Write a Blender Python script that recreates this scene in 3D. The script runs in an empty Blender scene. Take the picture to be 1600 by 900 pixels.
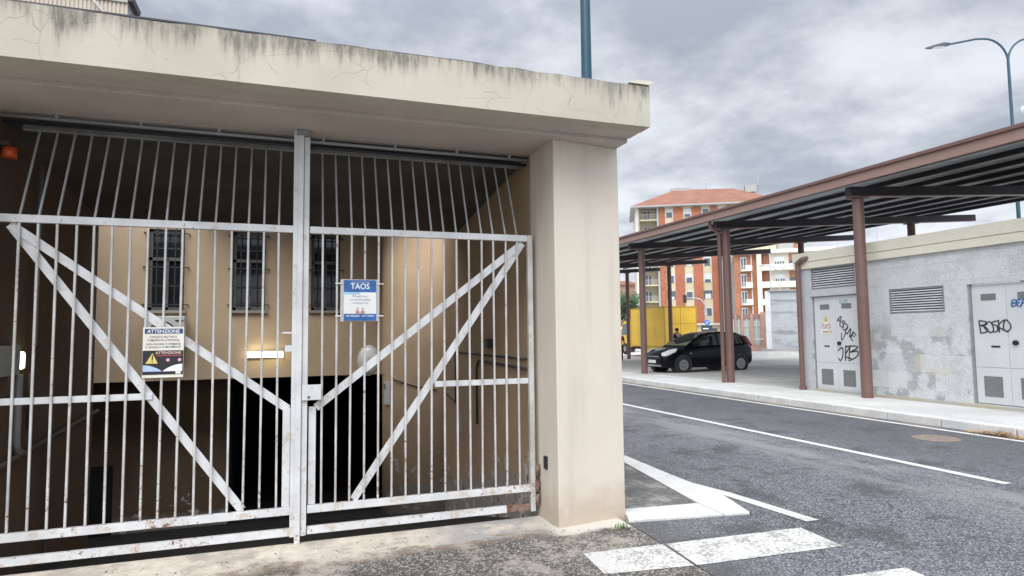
import bpy, bmesh, math, random
from mathutils import Vector, Matrix
random.seed(7)
SC = bpy.context.scene
COL = SC.collection
rad = math.radians

# ------------------------------------------------------------------ camera frame
YAW, PIT, ROL, F = rad(19.178), rad(4.0455), rad(0.6544), 1000.0
CAM = Vector((0, 0, 1.6))
fw = Vector((math.sin(YAW)*math.cos(PIT), math.cos(YAW)*math.cos(PIT), math.sin(PIT)))
_r = Vector((math.cos(YAW), -math.sin(YAW), 0))
_d = -_r.cross(fw)
RT = math.cos(ROL)*_r + math.sin(ROL)*_d
DN = -math.sin(ROL)*_r + math.cos(ROL)*_d
UX = Vector((math.cos(YAW), -math.sin(YAW), 0))
NY = Vector((math.sin(YAW), math.cos(YAW), 0))
def ray(x, y): return (x-800)/F*RT + (y-450)/F*DN + fw
def onz(x, y, z=0):
    v = ray(x, y); return CAM + v*((z-1.6)/v.z)
def far(x, y, D):
    """point on the photo's (x, y) line of sight, D metres ahead"""
    v = ray(x, y); return CAM + v*(D/v.dot(NY))

cam = bpy.data.objects.new("camera", bpy.data.cameras.new("camera"))
COL.objects.link(cam)
m = Matrix((RT, -DN, -fw)).transposed().to_4x4(); m.translation = CAM
cam.matrix_world = m
cam.data.lens = 22.5; cam.data.sensor_width = 36; cam.data.clip_end = 2000; cam.data.clip_start = .05
SC.camera = cam

# ------------------------------------------------------------------ materials
def new_mat(name):
    mt = bpy.data.materials.new(name); mt.use_nodes = True
    nt = mt.node_tree
    return mt, nt, nt.nodes["Principled BSDF"]
def N(nt, kind, **kw):
    n = nt.nodes.new(kind)
    for k, v in kw.items():
        if k in n.inputs: n.inputs[k].default_value = v
        else: setattr(n, k, v)
    return n
def noise(nt, co, scale, detail=4, rough=.6):
    n = N(nt, "ShaderNodeTexNoise"); n.inputs["Scale"].default_value = scale
    n.inputs["Detail"].default_value = detail; n.inputs["Roughness"].default_value = rough
    nt.links.new(co, n.inputs["Vector"]); return n.outputs["Fac"]
def ramp(nt, f, a, b, ca=0., cb=1.):
    n = N(nt, "ShaderNodeMapRange"); n.interpolation_type = 'SMOOTHSTEP'
    for i, v in ((1, a), (2, b), (3, ca), (4, cb)): n.inputs[i].default_value = v
    nt.links.new(f, n.inputs[0]); return n.outputs[0]
def mixc(nt, f, a, b):
    n = N(nt, "ShaderNodeMix"); n.data_type = 'RGBA'
    for s, v in ((0, f), (6, a), (7, b)):
        if hasattr(v, "links"): nt.links.new(v, n.inputs[s])
        elif isinstance(v, (int, float)): n.inputs[s].default_value = v
        else: n.inputs[s].default_value = (*v, 1)
    return n.outputs[2]
def math_n(nt, op, a, b=0.):
    n = N(nt, "ShaderNodeMath"); n.operation = op
    for i, v in ((0, a), (1, b)):
        if hasattr(v, "links"): nt.links.new(v, n.inputs[i])
        else: n.inputs[i].default_value = v
    return n.outputs[0]
def coords(nt, sc=(1, 1, 1), world=True):
    if world:
        g = N(nt, "ShaderNodeNewGeometry").outputs["Position"]
    else:
        g = N(nt, "ShaderNodeTexCoord").outputs["Object"]
    mp = N(nt, "ShaderNodeMapping"); mp.inputs["Scale"].default_value = sc
    nt.links.new(g, mp.inputs["Vector"]); return mp.outputs[0]
def sep(nt, v):
    n = N(nt, "ShaderNodeSeparateXYZ"); nt.links.new(v, n.inputs[0]); return n.outputs
def bump(nt, bs, h, strength=.3, dist=.01):
    n = N(nt, "ShaderNodeBump"); n.inputs["Strength"].default_value = strength; n.inputs["Distance"].default_value = dist
    nt.links.new(h, n.inputs["Height"]); nt.links.new(n.outputs[0], bs.inputs["Normal"])
MATS = {}
def mat(name, c, rough=.7, metal=0., var=.12, scale=3., fine=40., fvar=.06, bmp=.15, bd=.004, spec=None, world=True, c2=None):
    """base colour with broad and fine variation"""
    if name in MATS: return MATS[name]
    mt, nt, bs = new_mat(name)
    co = coords(nt, world=world)
    d = tuple(x*(1-var) for x in c) if c2 is None else c2
    col = mixc(nt, ramp(nt, noise(nt, co, scale), .35, .65), d, c)
    fn = noise(nt, co, fine, 3)
    e = N(nt, "ShaderNodeMix"); e.data_type = 'RGBA'; e.blend_type = 'MULTIPLY'; e.inputs[0].default_value = 1
    nt.links.new(col, e.inputs[6])
    g = ramp(nt, fn, .3, .7, 1-fvar*2, 1.0)
    nt.links.new(g, e.inputs[7])
    nt.links.new(e.outputs[2], bs.inputs["Base Color"])
    bs.inputs["Roughness"].default_value = rough; bs.inputs["Metallic"].default_value = metal
    if spec is not None: bs.inputs["Specular IOR Level"].default_value = spec
    if bmp: bump(nt, bs, fn, bmp, bd)
    MATS[name] = mt; return mt
def emit(name, c, s):
    if name in MATS: return MATS[name]
    mt, nt, bs = new_mat(name)
    bs.inputs["Base Color"].default_value = (*c, 1)
    bs.inputs["Emission Color"].default_value = (*c, 1); bs.inputs["Emission Strength"].default_value = s
    MATS[name] = mt; return mt
def glass_dark(name, c=(.02, .025, .03), rough=.06):
    if name in MATS: return MATS[name]
    mt, nt, bs = new_mat(name)
    bs.inputs["Base Color"].default_value = (*c, 1); bs.inputs["Roughness"].default_value = rough
    bs.inputs["Specular IOR Level"].default_value = .45
    MATS[name] = mt; return mt

def make_plaster():
    mt, nt, bs = new_mat("plaster_cream")
    co = coords(nt); col = mixc(nt, ramp(nt, noise(nt, co, 1.3, 5), .3, .7), (.60, .54, .46), (.645, .58, .495))
    st = noise(nt, coords(nt, (4, 4, .35)), 1.5, 4)
    col = mixc(nt, ramp(nt, st, .48, .72, 0, .5), col, (.50, .45, .38))
    z = sep(nt, coords(nt))[2]
    n3 = noise(nt, co, 5, 4)
    low = math_n(nt, 'ADD', z, math_n(nt, 'MULTIPLY', n3, -.5))
    col = mixc(nt, ramp(nt, low, -.22, .16, .8, 0), col, (.44, .36, .28))
    nt.links.new(col, bs.inputs["Base Color"]); bs.inputs["Roughness"].default_value = .85
    bump(nt, bs, noise(nt, co, 130, 3), .22, .004)
    return mt
PLASTER = make_plaster()

def make_fascia():
    """old cream render: black mould runs from the top edge, hairline cracks"""
    mt, nt, bs = new_mat("weathered_render")
    co = coords(nt); z = sep(nt, co)[2]
    col = mixc(nt, ramp(nt, noise(nt, co, 1.1, 5), .3, .7), (.465, .425, .35), (.535, .495, .42))
    col = mixc(nt, ramp(nt, noise(nt, coords(nt, (5, 5, .9)), 1.0, 5), .52, .72, 0, .45), col, (.50, .455, .37))
    h = ramp(nt, z, 3.33, 3.665, 0, 1)
    s1 = noise(nt, coords(nt, (9, 3, .7)), 1.0, 6, .65)
    s2 = noise(nt, coords(nt, (1.1, 1, .4)), 1.0, 3)
    # the coverage threshold drops towards the top edge, so the runs hang from it
    s3 = noise(nt, coords(nt, (22, 8, 2.2)), 1.0, 4, .6)
    v = math_n(nt, 'ADD', h, math_n(nt, 'ADD', math_n(nt, 'MULTIPLY', math_n(nt, 'SUBTRACT', s1, .5), 1.5), math_n(nt, 'ADD', math_n(nt, 'MULTIPLY', math_n(nt, 'SUBTRACT', s2, .5), 2.4), math_n(nt, 'MULTIPLY', math_n(nt, 'SUBTRACT', s3, .5), 1.3))))
    v = math_n(nt, 'ADD', v, ramp(nt, sep(nt, co)[0], .4, -1.6, 0, .12))
    mk = ramp(nt, v, .66, 1.08)
    mk = math_n(nt, 'MULTIPLY', mk, ramp(nt, noise(nt, coords(nt, (30, 10, 7)), 1.0, 6, .75), .36, .60, .25, 1))
    col = mixc(nt, math_n(nt, 'MULTIPLY', mk, .97), col, (.028, .03, .033))
    col = mixc(nt, math_n(nt, 'MULTIPLY', ramp(nt, v, .35, .9), .5), col, (.30, .275, .225))
    col = mixc(nt, ramp(nt, h, .955, .985, 0, .75), col, (.06, .06, .062))
    # grey water runs low on the right part
    x = sep(nt, co)[0]
    rr = math_n(nt, 'MULTIPLY', ramp(nt, noise(nt, coords(nt, (7, 7, 1.2)), 1.0, 4), .52, .66), math_n(nt, 'MULTIPLY', ramp(nt, x, 1.7, 2.3), ramp(nt, z, 3.29, 3.42, .3, 1)))
    col = mixc(nt, math_n(nt, 'MULTIPLY', rr, .75), col, (.20, .20, .19))
    wv = N(nt, "ShaderNodeVectorMath"); wv.operation = 'ADD'
    cw = N(nt, "ShaderNodeTexNoise"); cw.inputs["Scale"].default_value = 3; nt.links.new(co, cw.inputs["Vector"])
    sc_ = N(nt, "ShaderNodeVectorMath"); sc_.operation = 'SCALE'; sc_.inputs["Scale"].default_value = .35
    nt.links.new(cw.outputs["Color"], sc_.inputs[0]); nt.links.new(coords(nt, (1, 1, 1.4)), wv.inputs[0]); nt.links.new(sc_.outputs[0], wv.inputs[1])
    vo = N(nt, "ShaderNodeTexVoronoi"); vo.feature = 'DISTANCE_TO_EDGE'; vo.inputs["Scale"].default_value = 3.1
    nt.links.new(wv.outputs[0], vo.inputs["Vector"])
    cr = math_n(nt, 'MULTIPLY', ramp(nt, vo.outputs["Distance"], .001, .012, 1, 0), ramp(nt, noise(nt, co, 4.3, 4), .44, .56))
    col = mixc(nt, math_n(nt, 'MULTIPLY', cr, .5), col, (.24, .21, .18))
    nt.links.new(col, bs.inputs["Base Color"]); bs.inputs["Roughness"].default_value = .9
    bump(nt, bs, math_n(nt, 'SUBTRACT', noise(nt, co, 60, 4), cr), .3, .006)
    return mt
FASCIA = make_fascia()

def make_white_paint(name="gate_paint", ca=(.52, .525, .53), cb=(.645, .65, .655), rt=.655):
    mt, nt, bs = new_mat(name)
    co = coords(nt)
    col = mixc(nt, ramp(nt, noise(nt, co, 4, 4), .3, .7), ca, cb)
    z = sep(nt, co)[2]
    low = ramp(nt, z, .05, 1.2, .06, 0)
    rs = math_n(nt, 'ADD', math_n(nt, 'ADD', noise(nt, co, 38, 6, .75), math_n(nt, 'MULTIPLY', math_n(nt, 'SUBTRACT', noise(nt, co, 3.3, 3), .5), .42)), low)
    col = mixc(nt, ramp(nt, math_n(nt, 'ADD', noise(nt, co, 13, 4), low), .60, .70, 0, .6), col, (.47, .36, .25))
    col = mixc(nt, ramp(nt, rs, rt, rt+.05), col, (.17, .075, .035))
    nt.links.new(col, bs.inputs["Base Color"]); bs.inputs["Roughness"].default_value = .5
    bump(nt, bs, rs, .2, .003)
    return mt
WHITE = make_white_paint()
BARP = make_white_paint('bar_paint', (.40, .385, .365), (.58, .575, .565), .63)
TOPP = make_white_paint('shaded_grimy_paint', (.24, .245, .25), (.36, .37, .38), .68)  # grime plus the soffit's shade, painted into the upper panel's colour
RUST = mat("rusted_steel", (.11, .045, .028), .9, var=.5, scale=22, c2=(.26, .18, .14), fine=90, bmp=.4)

def make_asphalt(name, a, b, coarse, spk, light, patch=None, rough=.8):
    mt, nt, bs = new_mat(name)
    co = coords(nt)
    col = mixc(nt, ramp(nt, noise(nt, co, .55, 4), .3, .7), a, b)
    tr = noise(nt, coords(nt, (2.2, .18, 1)), 1.0, 4)
    col = mixc(nt, ramp(nt, tr, .45, .7, 0, .4), col, tuple(x*1.35 for x in b))
    vo = N(nt, "ShaderNodeTexVoronoi"); vo.inputs["Scale"].default_value = coarse; nt.links.new(co, vo.inputs["Vector"])
    rnd = sep(nt, vo.outputs["Color"])[0]
    col = mixc(nt, ramp(nt, rnd, .5, 1.05, 0, spk), col, light)
    col = mixc(nt, ramp(nt, rnd, .5, .0, 0, .75), col, tuple(x*.4 for x in a))
    dk = noise(nt, co, 1.3, 6, .7)
    col = mixc(nt, ramp(nt, dk, .50, .64, 0, .6), col, tuple(x*.45 for x in a))
    cr = ramp(nt, noise(nt, co, 3.2, 6, .7), .60, .74, 0, .35)
    col = mixc(nt, cr, col, tuple(x*.55 for x in a))
    if patch: col = patch(nt, co, col)
    nt.links.new(col, bs.inputs["Base Color"])
    bs.inputs["Roughness"].default_value = rough; bs.inputs["Specular IOR Level"].default_value = .4
    bump(nt, bs, vo.outputs["Distance"], .55, .6/coarse)
    return mt
def drive_patch(nt, co, col):
    """concrete apron at the gate breaking up into the coarse asphalt"""
    x, y, z = sep(nt, co)
    n1 = noise(nt, co, 1.7, 6, .7); n2 = noise(nt, co, 9, 5, .7)
    v = math_n(nt, 'ADD', y, math_n(nt, 'ADD', math_n(nt, 'MULTIPLY', n1, .95), math_n(nt, 'MULTIPLY', n2, .22)))
    v = math_n(nt, 'ADD', v, math_n(nt, 'MULTIPLY', ramp(nt, x, -1.6, 1.4), -.16))
    cc = mixc(nt, ramp(nt, n2, .35, .65), (.54, .475, .395), (.68, .615, .53))
    cc = mixc(nt, ramp(nt, noise(nt, co, 2.6, 6, .7), .5, .62, 0, .55), cc, (.30, .275, .245))
    cc = mixc(nt, ramp(nt, noise(nt, co, 5.3, 5, .7), .56, .66, 0, .6), cc, (.36, .27, .20))
    cc = mixc(nt, math_n(nt, 'MULTIPLY', ramp(nt, x, .9, 1.5), ramp(nt, n1, .35, .55)), cc, (.33, .325, .32))
    eg = math_n(nt, 'MULTIPLY', ramp(nt, v, 5.14, 5.26), ramp(nt, v, 5.50, 5.34))
    col = mixc(nt, math_n(nt, 'MULTIPLY', eg, ramp(nt, n2, .40, .55, 0, .8)), col, (.15, .105, .075)); cc = mixc(nt, math_n(nt, 'MULTIPLY', eg, ramp(nt, n2, .45, .6, 0, .8)), cc, (.20, .135, .09))
    c = mixc(nt, ramp(nt, v, 5.15, 5.42), col, cc)
    d = ramp(nt, math_n(nt, 'ADD', n1, math_n(nt, 'MULTIPLY', n2, .4)), .70, .84, 0, .6)
    py = math_n(nt, 'ADD', y, math_n(nt, 'MULTIPLY', n1, .3))
    pm = math_n(nt, 'MULTIPLY', math_n(nt, 'MULTIPLY', ramp(nt, py, 4.90, 4.97), ramp(nt, x, 1.95, 2.1)), ramp(nt, n2, .3, .45, .6, 1))
    c = mixc(nt, pm, c, (.58, .545, .48))
    return mixc(nt, d, c, (.42, .37, .315))
def road_patch(nt, co, col):
    x, y, z = sep(nt, co)
    cw = N(nt, "ShaderNodeTexNoise"); cw.inputs["Scale"].default_value = 1.6; cw.inputs["Detail"].default_value = 5; nt.links.new(co, cw.inputs["Vector"])
    sc_ = N(nt, "ShaderNodeVectorMath"); sc_.operation = 'SCALE'; sc_.inputs["Scale"].default_value = .9; nt.links.new(cw.outputs["Color"], sc_.inputs[0])
    ad = N(nt, "ShaderNodeVectorMath"); ad.operation = 'ADD'; nt.links.new(co, ad.inputs[0]); nt.links.new(sc_.outputs[0], ad.inputs[1])
    vo = N(nt, "ShaderNodeTexVoronoi"); vo.feature = 'DISTANCE_TO_EDGE'; vo.inputs["Scale"].default_value = .42; nt.links.new(ad.outputs[0], vo.inputs["Vector"])
    ck = math_n(nt, 'MULTIPLY', ramp(nt, vo.outputs["Distance"], .001, .007, 1, 0), ramp(nt, noise(nt, co, 1.1, 3), .46, .56))
    col = mixc(nt, math_n(nt, 'MULTIPLY', ck, .6), col, (.03, .03, .032))
    col = mixc(nt, ramp(nt, noise(nt, coords(nt, (1, .6, 1)), 1.9, 3), .66, .76, 0, .35), col, (.05, .05, .052))
    e = ramp(nt, math_n(nt, 'ADD', x, math_n(nt, 'MULTIPLY', noise(nt, co, 2.5, 5), .5)), 3.0, 3.45, .55, 0)
    col = mixc(nt, e, col, (.085, .08, .075))
    lb = math_n(nt, 'MULTIPLY', math_n(nt, 'MULTIPLY', ramp(nt, x, 5.6, 6.2), ramp(nt, x, 6.95, 6.5)), ramp(nt, noise(nt, coords(nt, (2.5, .5, 1)), 1, 4), .38, .6))
    col = mixc(nt, math_n(nt, 'MULTIPLY', lb, .55), col, (.30, .295, .285))
    col = mixc(nt, ramp(nt, x, 6.9, 8.2, 0, .45), col, (.07, .072, .08))
    g = math_n(nt, 'MULTIPLY', ramp(nt, x, 9.78, 9.95), ramp(nt, noise(nt, coords(nt, (3, .9, 1)), 1, 4), .42, .6))
    return mixc(nt, math_n(nt, 'MULTIPLY', g, .8), col, (.30, .24, .17))
ROAD = make_asphalt("road_asphalt", (.080, .085, .095), (.115, .121, .132), 95, .7, (.40, .40, .41), road_patch, .6)
DRIVE = make_asphalt("coarse_asphalt", (.085, .078, .072), (.125, .116, .105), 80, .75, (.50, .46, .40), drive_patch)
PAVE = make_asphalt("pavement_asphalt", (.10, .097, .098), (.17, .165, .16), 95, .4, (.26, .25, .24),
                    lambda nt, co, c: mixc(nt, ramp(nt, noise(nt, co, 1.6, 6, .7), .48, .60, 0, .85), c, (.33, .31, .285)))
DARKROAD = make_asphalt("ramp_asphalt", (.022, .022, .022), (.035, .035, .034), 80, .2, (.07, .07, .07))

def make_paint_line():
    mt, nt, bs = new_mat("road_paint")
    co = coords(nt)
    n1 = noise(nt, co, 34, 5, .8); n2 = noise(nt, co, 4, 4)
    xl = sep(nt, co)[1]
    near = ramp(nt, xl, 5.5, 4.4, -.02, .055)
    w = ramp(nt, math_n(nt, 'ADD', near, math_n(nt, 'ADD', math_n(nt, 'MULTIPLY', n1, .7), math_n(nt, 'MULTIPLY', n2, .4))), .585, .68, 0, .9)
    col = mixc(nt, w, mixc(nt, ramp(nt, n2, .3, .7), (.55, .54, .51), (.68, .67, .645)), (.25, .24, .225))
    nt.links.new(col, bs.inputs["Base Color"]); bs.inputs["Roughness"].default_value = .75
    bump(nt, bs, n1, .5, .006); return mt
LINE = make_paint_line()
GRANITE = mat("kerb_granite", (.76, .75, .725), .75, var=.14, scale=3, fine=70, fvar=.14)
CONC = mat("pale_concrete", (.68, .675, .645), .85, var=.16, scale=.8, fine=25, fvar=.08)
PARK = mat("parking_concrete", (.64, .625, .59), .85, var=.25, scale=.35, fine=12, fvar=.1)
DIRT = mat("bare_ground", (.20, .19, .17), .95, var=.3, scale=.2)

SOFFIT = mat("soffit_render", (.60, .53, .475), .9, var=.14, scale=1.2, fine=60)
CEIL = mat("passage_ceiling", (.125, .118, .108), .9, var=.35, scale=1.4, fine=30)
def make_inner_wall(name, a, b, peel=True, zo=.22):
    mt, nt, bs = new_mat(name)
    co = coords(nt); z = sep(nt, co)[2]
    col = mixc(nt, ramp(nt, noise(nt, co, 1.0, 5), .3, .7), b, a)
    if peel:
        n1 = noise(nt, co, 3.4, 6, .7)
        z = math_n(nt, 'SUBTRACT', math_n(nt, 'ADD', z, math_n(nt, 'MULTIPLY', math_n(nt, 'SUBTRACT', sep(nt, co)[1], 5.36), .245)), zo)
        hz = ramp(nt, z, .0, 1.0, .15, 0)
        col = mixc(nt, ramp(nt, math_n(nt, 'ADD', z, math_n(nt, 'MULTIPLY', n1, .35)), .30, .42, .75, 0), col, (.36, .35, .33))
        col = mixc(nt, ramp(nt, math_n(nt, 'ADD', noise(nt, co, 4.7, 5, .65), hz), .70, .735), col, (.60, .585, .565))
        col = mixc(nt, ramp(nt, math_n(nt, 'ADD', noise(nt, co, 7.7, 5, .65), hz), .74, .78), col, (.22, .13, .09))
    nt.links.new(col, bs.inputs["Base Color"]); bs.inputs["Roughness"].default_value = .9
    bump(nt, bs, noise(nt, co, 70, 4), .25, .005); return mt
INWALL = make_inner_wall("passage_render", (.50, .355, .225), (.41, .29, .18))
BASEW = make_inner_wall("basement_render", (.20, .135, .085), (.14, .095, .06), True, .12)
DIMWALL = make_inner_wall("passage_render_dim", (.14, .09, .058), (.10, .068, .045), False)  # darker copy of the passage render, shadow put into the colour
COURT = mat("courtyard_render", (.57, .43, .29), .9, var=.1, scale=.9, fine=60)
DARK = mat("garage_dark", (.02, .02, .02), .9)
STEEL = mat("galvanised_steel", (.42, .44, .46), .45, .6, var=.15, scale=6)
BLACK = mat("black_plastic", (.02, .02, .022), .45, bmp=0)
GRILLE = mat("grille_iron", (.045, .043, .045), .6)
GLASS = glass_dark("window_glass")
OFFWHITE = mat("offwhite_metal", (.72, .71, .68), .5, world=True)
BROWN = mat("brown_paint", (.19, .108, .093), .42, var=.1, scale=4, fvar=.03)
BROWNL = mat("brown_paint_lit", (.35, .225, .185), .5, var=.1, scale=2, fvar=.03)  # same brown as the columns, lightened for the light on the fascia
BEAM = mat("dark_beam_paint", (.030, .024, .034), .5)
DECK = mat("deck_sheet", (.66, .71, .74), .5, 0, var=.15, scale=1.5)
TEAL = mat("teal_paint", (.010, .07, .112), .35, var=.15, scale=3, fvar=.03)
TEALD = mat("teal_paint_far", (.03, .09, .13), .4)
CREAMCOP = mat("cream_coping", (.77, .73, .60), .8, var=.06, scale=2)
def make_block(name, sy, sz, grout, dim=1.):
    """split-faced grey concrete blocks with darker rubbed-out patches"""
    mt, nt, bs = new_mat(name)
    co = coords(nt); x, y, z = sep(nt, co)
    cb = N(nt, "ShaderNodeCombineXYZ"); nt.links.new(y, cb.inputs[0]); nt.links.new(z, cb.inputs[1])
    br = N(nt, "ShaderNodeTexBrick"); nt.links.new(cb.outputs[0], br.inputs["Vector"])
    br.inputs["Scale"].default_value = 1; br.inputs["Brick Width"].default_value = sy; br.inputs["Row Height"].default_value = sz
    br.inputs["Mortar Size"].default_value = .006; br.inputs["Color1"].default_value = (.50, .52, .525, 1); br.inputs["Color2"].default_value = (.57, .585, .585, 1)
    br.inputs["Mortar"].default_value = (*grout, 1); br.inputs["Mortar Smooth"].default_value = .6
    fl = N(nt, "ShaderNodeTexBrick"); nt.links.new(cb.outputs[0], fl.inputs["Vector"])
    fl.inputs["Scale"].default_value = 1; fl.inputs["Brick Width"].default_value = .62; fl.inputs["Row Height"].default_value = .36; fl.inputs["Mortar Size"].default_value = 0
    fl.inputs["Color1"].default_value = (0, 0, 0, 1); fl.inputs["Color2"].default_value = (1, 1, 1, 1)
    bn = ramp(nt, noise(nt, co, 1.9, 6, .62), .45, .55)
    pt = math_n(nt, 'MULTIPLY', math_n(nt, 'MULTIPLY', ramp(nt, sep(nt, fl.outputs["Color"])[0], .25, .5, .1, 1), bn), ramp(nt, z, 1.95, 1.45, .0, .72))
    sp = noise(nt, co, 52, 5, .75)
    col = mixc(nt, ramp(nt, noise(nt, co, 3.1, 5, .65), .5, .62, 0, .4), br.outputs["Color"], (.36, .375, .385))
    col = mixc(nt, pt, col, (.235, .25, .258))
    col = mixc(nt, math_n(nt, 'MULTIPLY', ramp(nt, sp, .46, .62, 0, .75), math_n(nt, 'SUBTRACT', 1, math_n(nt, 'MULTIPLY', pt, .75))), col, (.74, .755, .76))
    col = mixc(nt, ramp(nt, sp, .46, .33, 0, .6), col, (.22, .23, .238))
    yl = math_n(nt, 'MULTIPLY', ramp(nt, noise(nt, co, 1.9, 3), .57, .64), ramp(nt, z, 1.9, 1.3, .0, .35))
    col = mixc(nt, yl, col, (.60, .52, .38))
    if dim < 1:
        stk = noise(nt, coords(nt, (.5, .5, 4)), 1.0, 5, .6)
        col = mixc(nt, ramp(nt, stk, .50, .62, 0, .6), mixc(nt, .45, col, (.33, .37, .42)), (.20, .22, .25))
    nt.links.new(col, bs.inputs["Base Color"]); bs.inputs["Roughness"].default_value = .9
    bump(nt, bs, math_n(nt, 'ADD', sp, math_n(nt, 'MULTIPLY', br.outputs["Fac"], -.5)), .6, .012)
    return mt
BLOCK = make_block("split_face_block", 1.3, .36, (.44, .455, .46))
BLOCK2 = make_block("stained_block", .5, .22, (.33, .34, .36), .8)
DOORM = mat("door_paint", (.62, .635, .64), .5, var=.06, scale=1.5, fvar=.02, bmp=.05)
VENTM = mat("vent_mesh", (.27, .27, .27), .6, fine=160, fvar=.3)
SPRAY = mat("black_spray", (.025, .025, .028), .6, bmp=0)
SPRAYB = mat("blue_spray", (.04, .16, .42), .6, bmp=0)
SPRAYG = mat("green_spray", (.35, .55, .5), .6, bmp=0)

# ------------------------------------------------------------------ mesh helpers
FRAME = {}
class MB:
    def __init__(s): s.bm = bmesh.new()
    def box(s, x0, x1, y0, y1, z0, z1):
        v = [s.bm.verts.new((x, y, z)) for z in (z0, z1) for y in (y0, y1) for x in (x0, x1)]
        for f in ((0, 2, 3, 1), (4, 5, 7, 6), (0, 1, 5, 4), (2, 6, 7, 3), (0, 4, 6, 2), (1, 3, 7, 5)):
            s.bm.faces.new([v[i] for i in f])
        return s
    def hexa(s, b, t):
        v = [s.bm.verts.new(p) for p in (*b, *t)]
        n = len(b)
        s.bm.faces.new(v[:n][::-1]); s.bm.faces.new(v[n:])
        for i in range(n):
            j = (i+1) % n; s.bm.faces.new((v[i], v[j], v[n+j], v[n+i]))
        return s
    def poly(s, pts):
        s.bm.faces.new([s.bm.verts.new(p) for p in pts]); return s
    def prism(s, pts, ext):
        e = Vector(ext); return s.hexa([Vector(p) for p in pts], [Vector(p)+e for p in pts])
    def bar(s, p, q, w, t, up=(0, 0, 1)):
        """rectangular bar from p to q: w across, t along the reference axis"""
        p, q = Vector(p), Vector(q); a = (q-p).normalized(); u = Vector(up)
        e = a.cross(u).normalized()*w/2; g = e.normalized().cross(a).normalized()*t/2
        return s.hexa([p-e-g, p+e-g, p+e+g, p-e+g], [q-e-g, q+e-g, q+e+g, q-e+g])
    def tube(s, path, r, seg=10, smooth=True):
        path = [Vector(p) for p in path]; rr = r if isinstance(r, (list, tuple)) else [r]*len(path)
        rings = []; ref = None
        for i, p in enumerate(path):
            a = (path[min(i+1, len(path)-1)]-path[max(i-1, 0)]).normalized()
            if ref is None:
                ref = a.orthogonal().normalized()
            e = (ref-a*ref.dot(a)).normalized(); ref = e; g = a.cross(e)
            rings.append([s.bm.verts.new(p+(e*math.cos(k*2*math.pi/seg)+g*math.sin(k*2*math.pi/seg))*rr[i]) for k in range(seg)])
        for a, b in zip(rings, rings[1:]):
            for k in range(seg):
                f = s.bm.faces.new((a[k], a[(k+1) % seg], b[(k+1) % seg], b[k])); f.smooth = smooth
        s.bm.faces.new(rings[0][::-1]); s.bm.faces.new(rings[-1]); return s
    def rings(s, rings, smooth=True, cap=True):
        R = [[s.bm.verts.new(p) for p in r] for r in rings]; n = len(R[0])
        for a, b in zip(R, R[1:]):
            for k in range(n):
                f = s.bm.faces.new((a[k], a[(k+1) % n], b[(k+1) % n], b[k])); f.smooth = smooth
        if cap: s.bm.faces.new(R[0][::-1]); s.bm.faces.new(R[-1])
        return s
    def wall(s, a, u, L, z0, z1, holes, depth, nrm):
        """wall sheet from point a along u (length L), openings (u0,u1,z0,z1) with reveals; nrm points outwards"""
        a, u, n = Vector(a), Vector(u), Vector(nrm)
        us = sorted({0, L, *[h[0] for h in holes], *[h[1] for h in holes]}); zs = sorted({z0, z1, *[h[2] for h in holes], *[h[3] for h in holes]})
        P = lambda x, z, d=0: a+u*x+Vector((0, 0, z))-n*d
        for i in range(len(us)-1):
            for j in range(len(zs)-1):
                cx, cz = (us[i]+us[i+1])/2, (zs[j]+zs[j+1])/2
                if any(h[0] < cx < h[1] and h[2] < cz < h[3] for h in holes): continue
                s.poly([P(us[i], zs[j]), P(us[i+1], zs[j]), P(us[i+1], zs[j+1]), P(us[i], zs[j+1])])
        for h in holes:
            c = [(h[0], h[2]), (h[1], h[2]), (h[1], h[3]), (h[0], h[3])]
            for k in range(4):
                p, q = c[k], c[(k+1) % 4]; s.poly([P(*p), P(*q), P(*q, depth), P(*p, depth)])
        c = [(0, z0), (L, z0), (L, z1), (0, z1)]
        for k in range(4):
            p, q = c[k], c[(k+1) % 4]; s.poly([P(*p), P(*q), P(*q, depth), P(*p, depth)])
        return s
    def text(s, body, org, u, v, h, align='CENTER', width=None, bold=0.):
        cu = bpy.data.curves.new("lettering", 'FONT'); cu.body = body; cu.align_x = align; cu.size = 1; cu.offset = bold; cu.resolution_u = 3
        o = bpy.data.objects.new("lettering", cu); me = bpy.data.meshes.new_from_object(o)
        xs = [p.co.x for p in me.vertices] or [0]; w = max(xs)-min(xs) or 1
        k = h/.7; kx = k if width is None else width/w
        u, v, org = Vector(u), Vector(v), Vector(org)
        idx = [s.bm.verts.new(org+u*(p.co.x*kx)+v*(p.co.y*k)) for p in me.vertices]
        for p in me.polygons:
            try: s.bm.faces.new([idx[i] for i in p.vertices])
            except ValueError: pass
        bpy.data.objects.remove(o); bpy.data.curves.remove(cu); bpy.data.meshes.remove(me)
        return s
    def build(s, name, material, parent=None, bevel=0, local=False, smooth=None, recalc=True):
        if parent is not None and not local:
            s.bm.transform(FRAME[parent.name].inverted())
        if recalc: bmesh.ops.recalc_face_normals(s.bm, faces=s.bm.faces)
        me = bpy.data.meshes.new(name); s.bm.to_mesh(me); s.bm.free()
        me.materials.append(material)
        if smooth:
            for p in me.polygons: p.use_smooth = True
            me.set_sharp_from_angle(angle=rad(smooth))
        o = bpy.data.objects.new(name, me); COL.objects.link(o)
        if parent is not None: o.parent = parent; FRAME[o.name] = FRAME[parent.name]
        else: FRAME[o.name] = Matrix.Identity(4)
        if bevel:
            b = o.modifiers.new("bevel", 'BEVEL'); b.width = bevel; b.segments = 2; b.limit_method = 'ANGLE'
        return o
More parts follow.
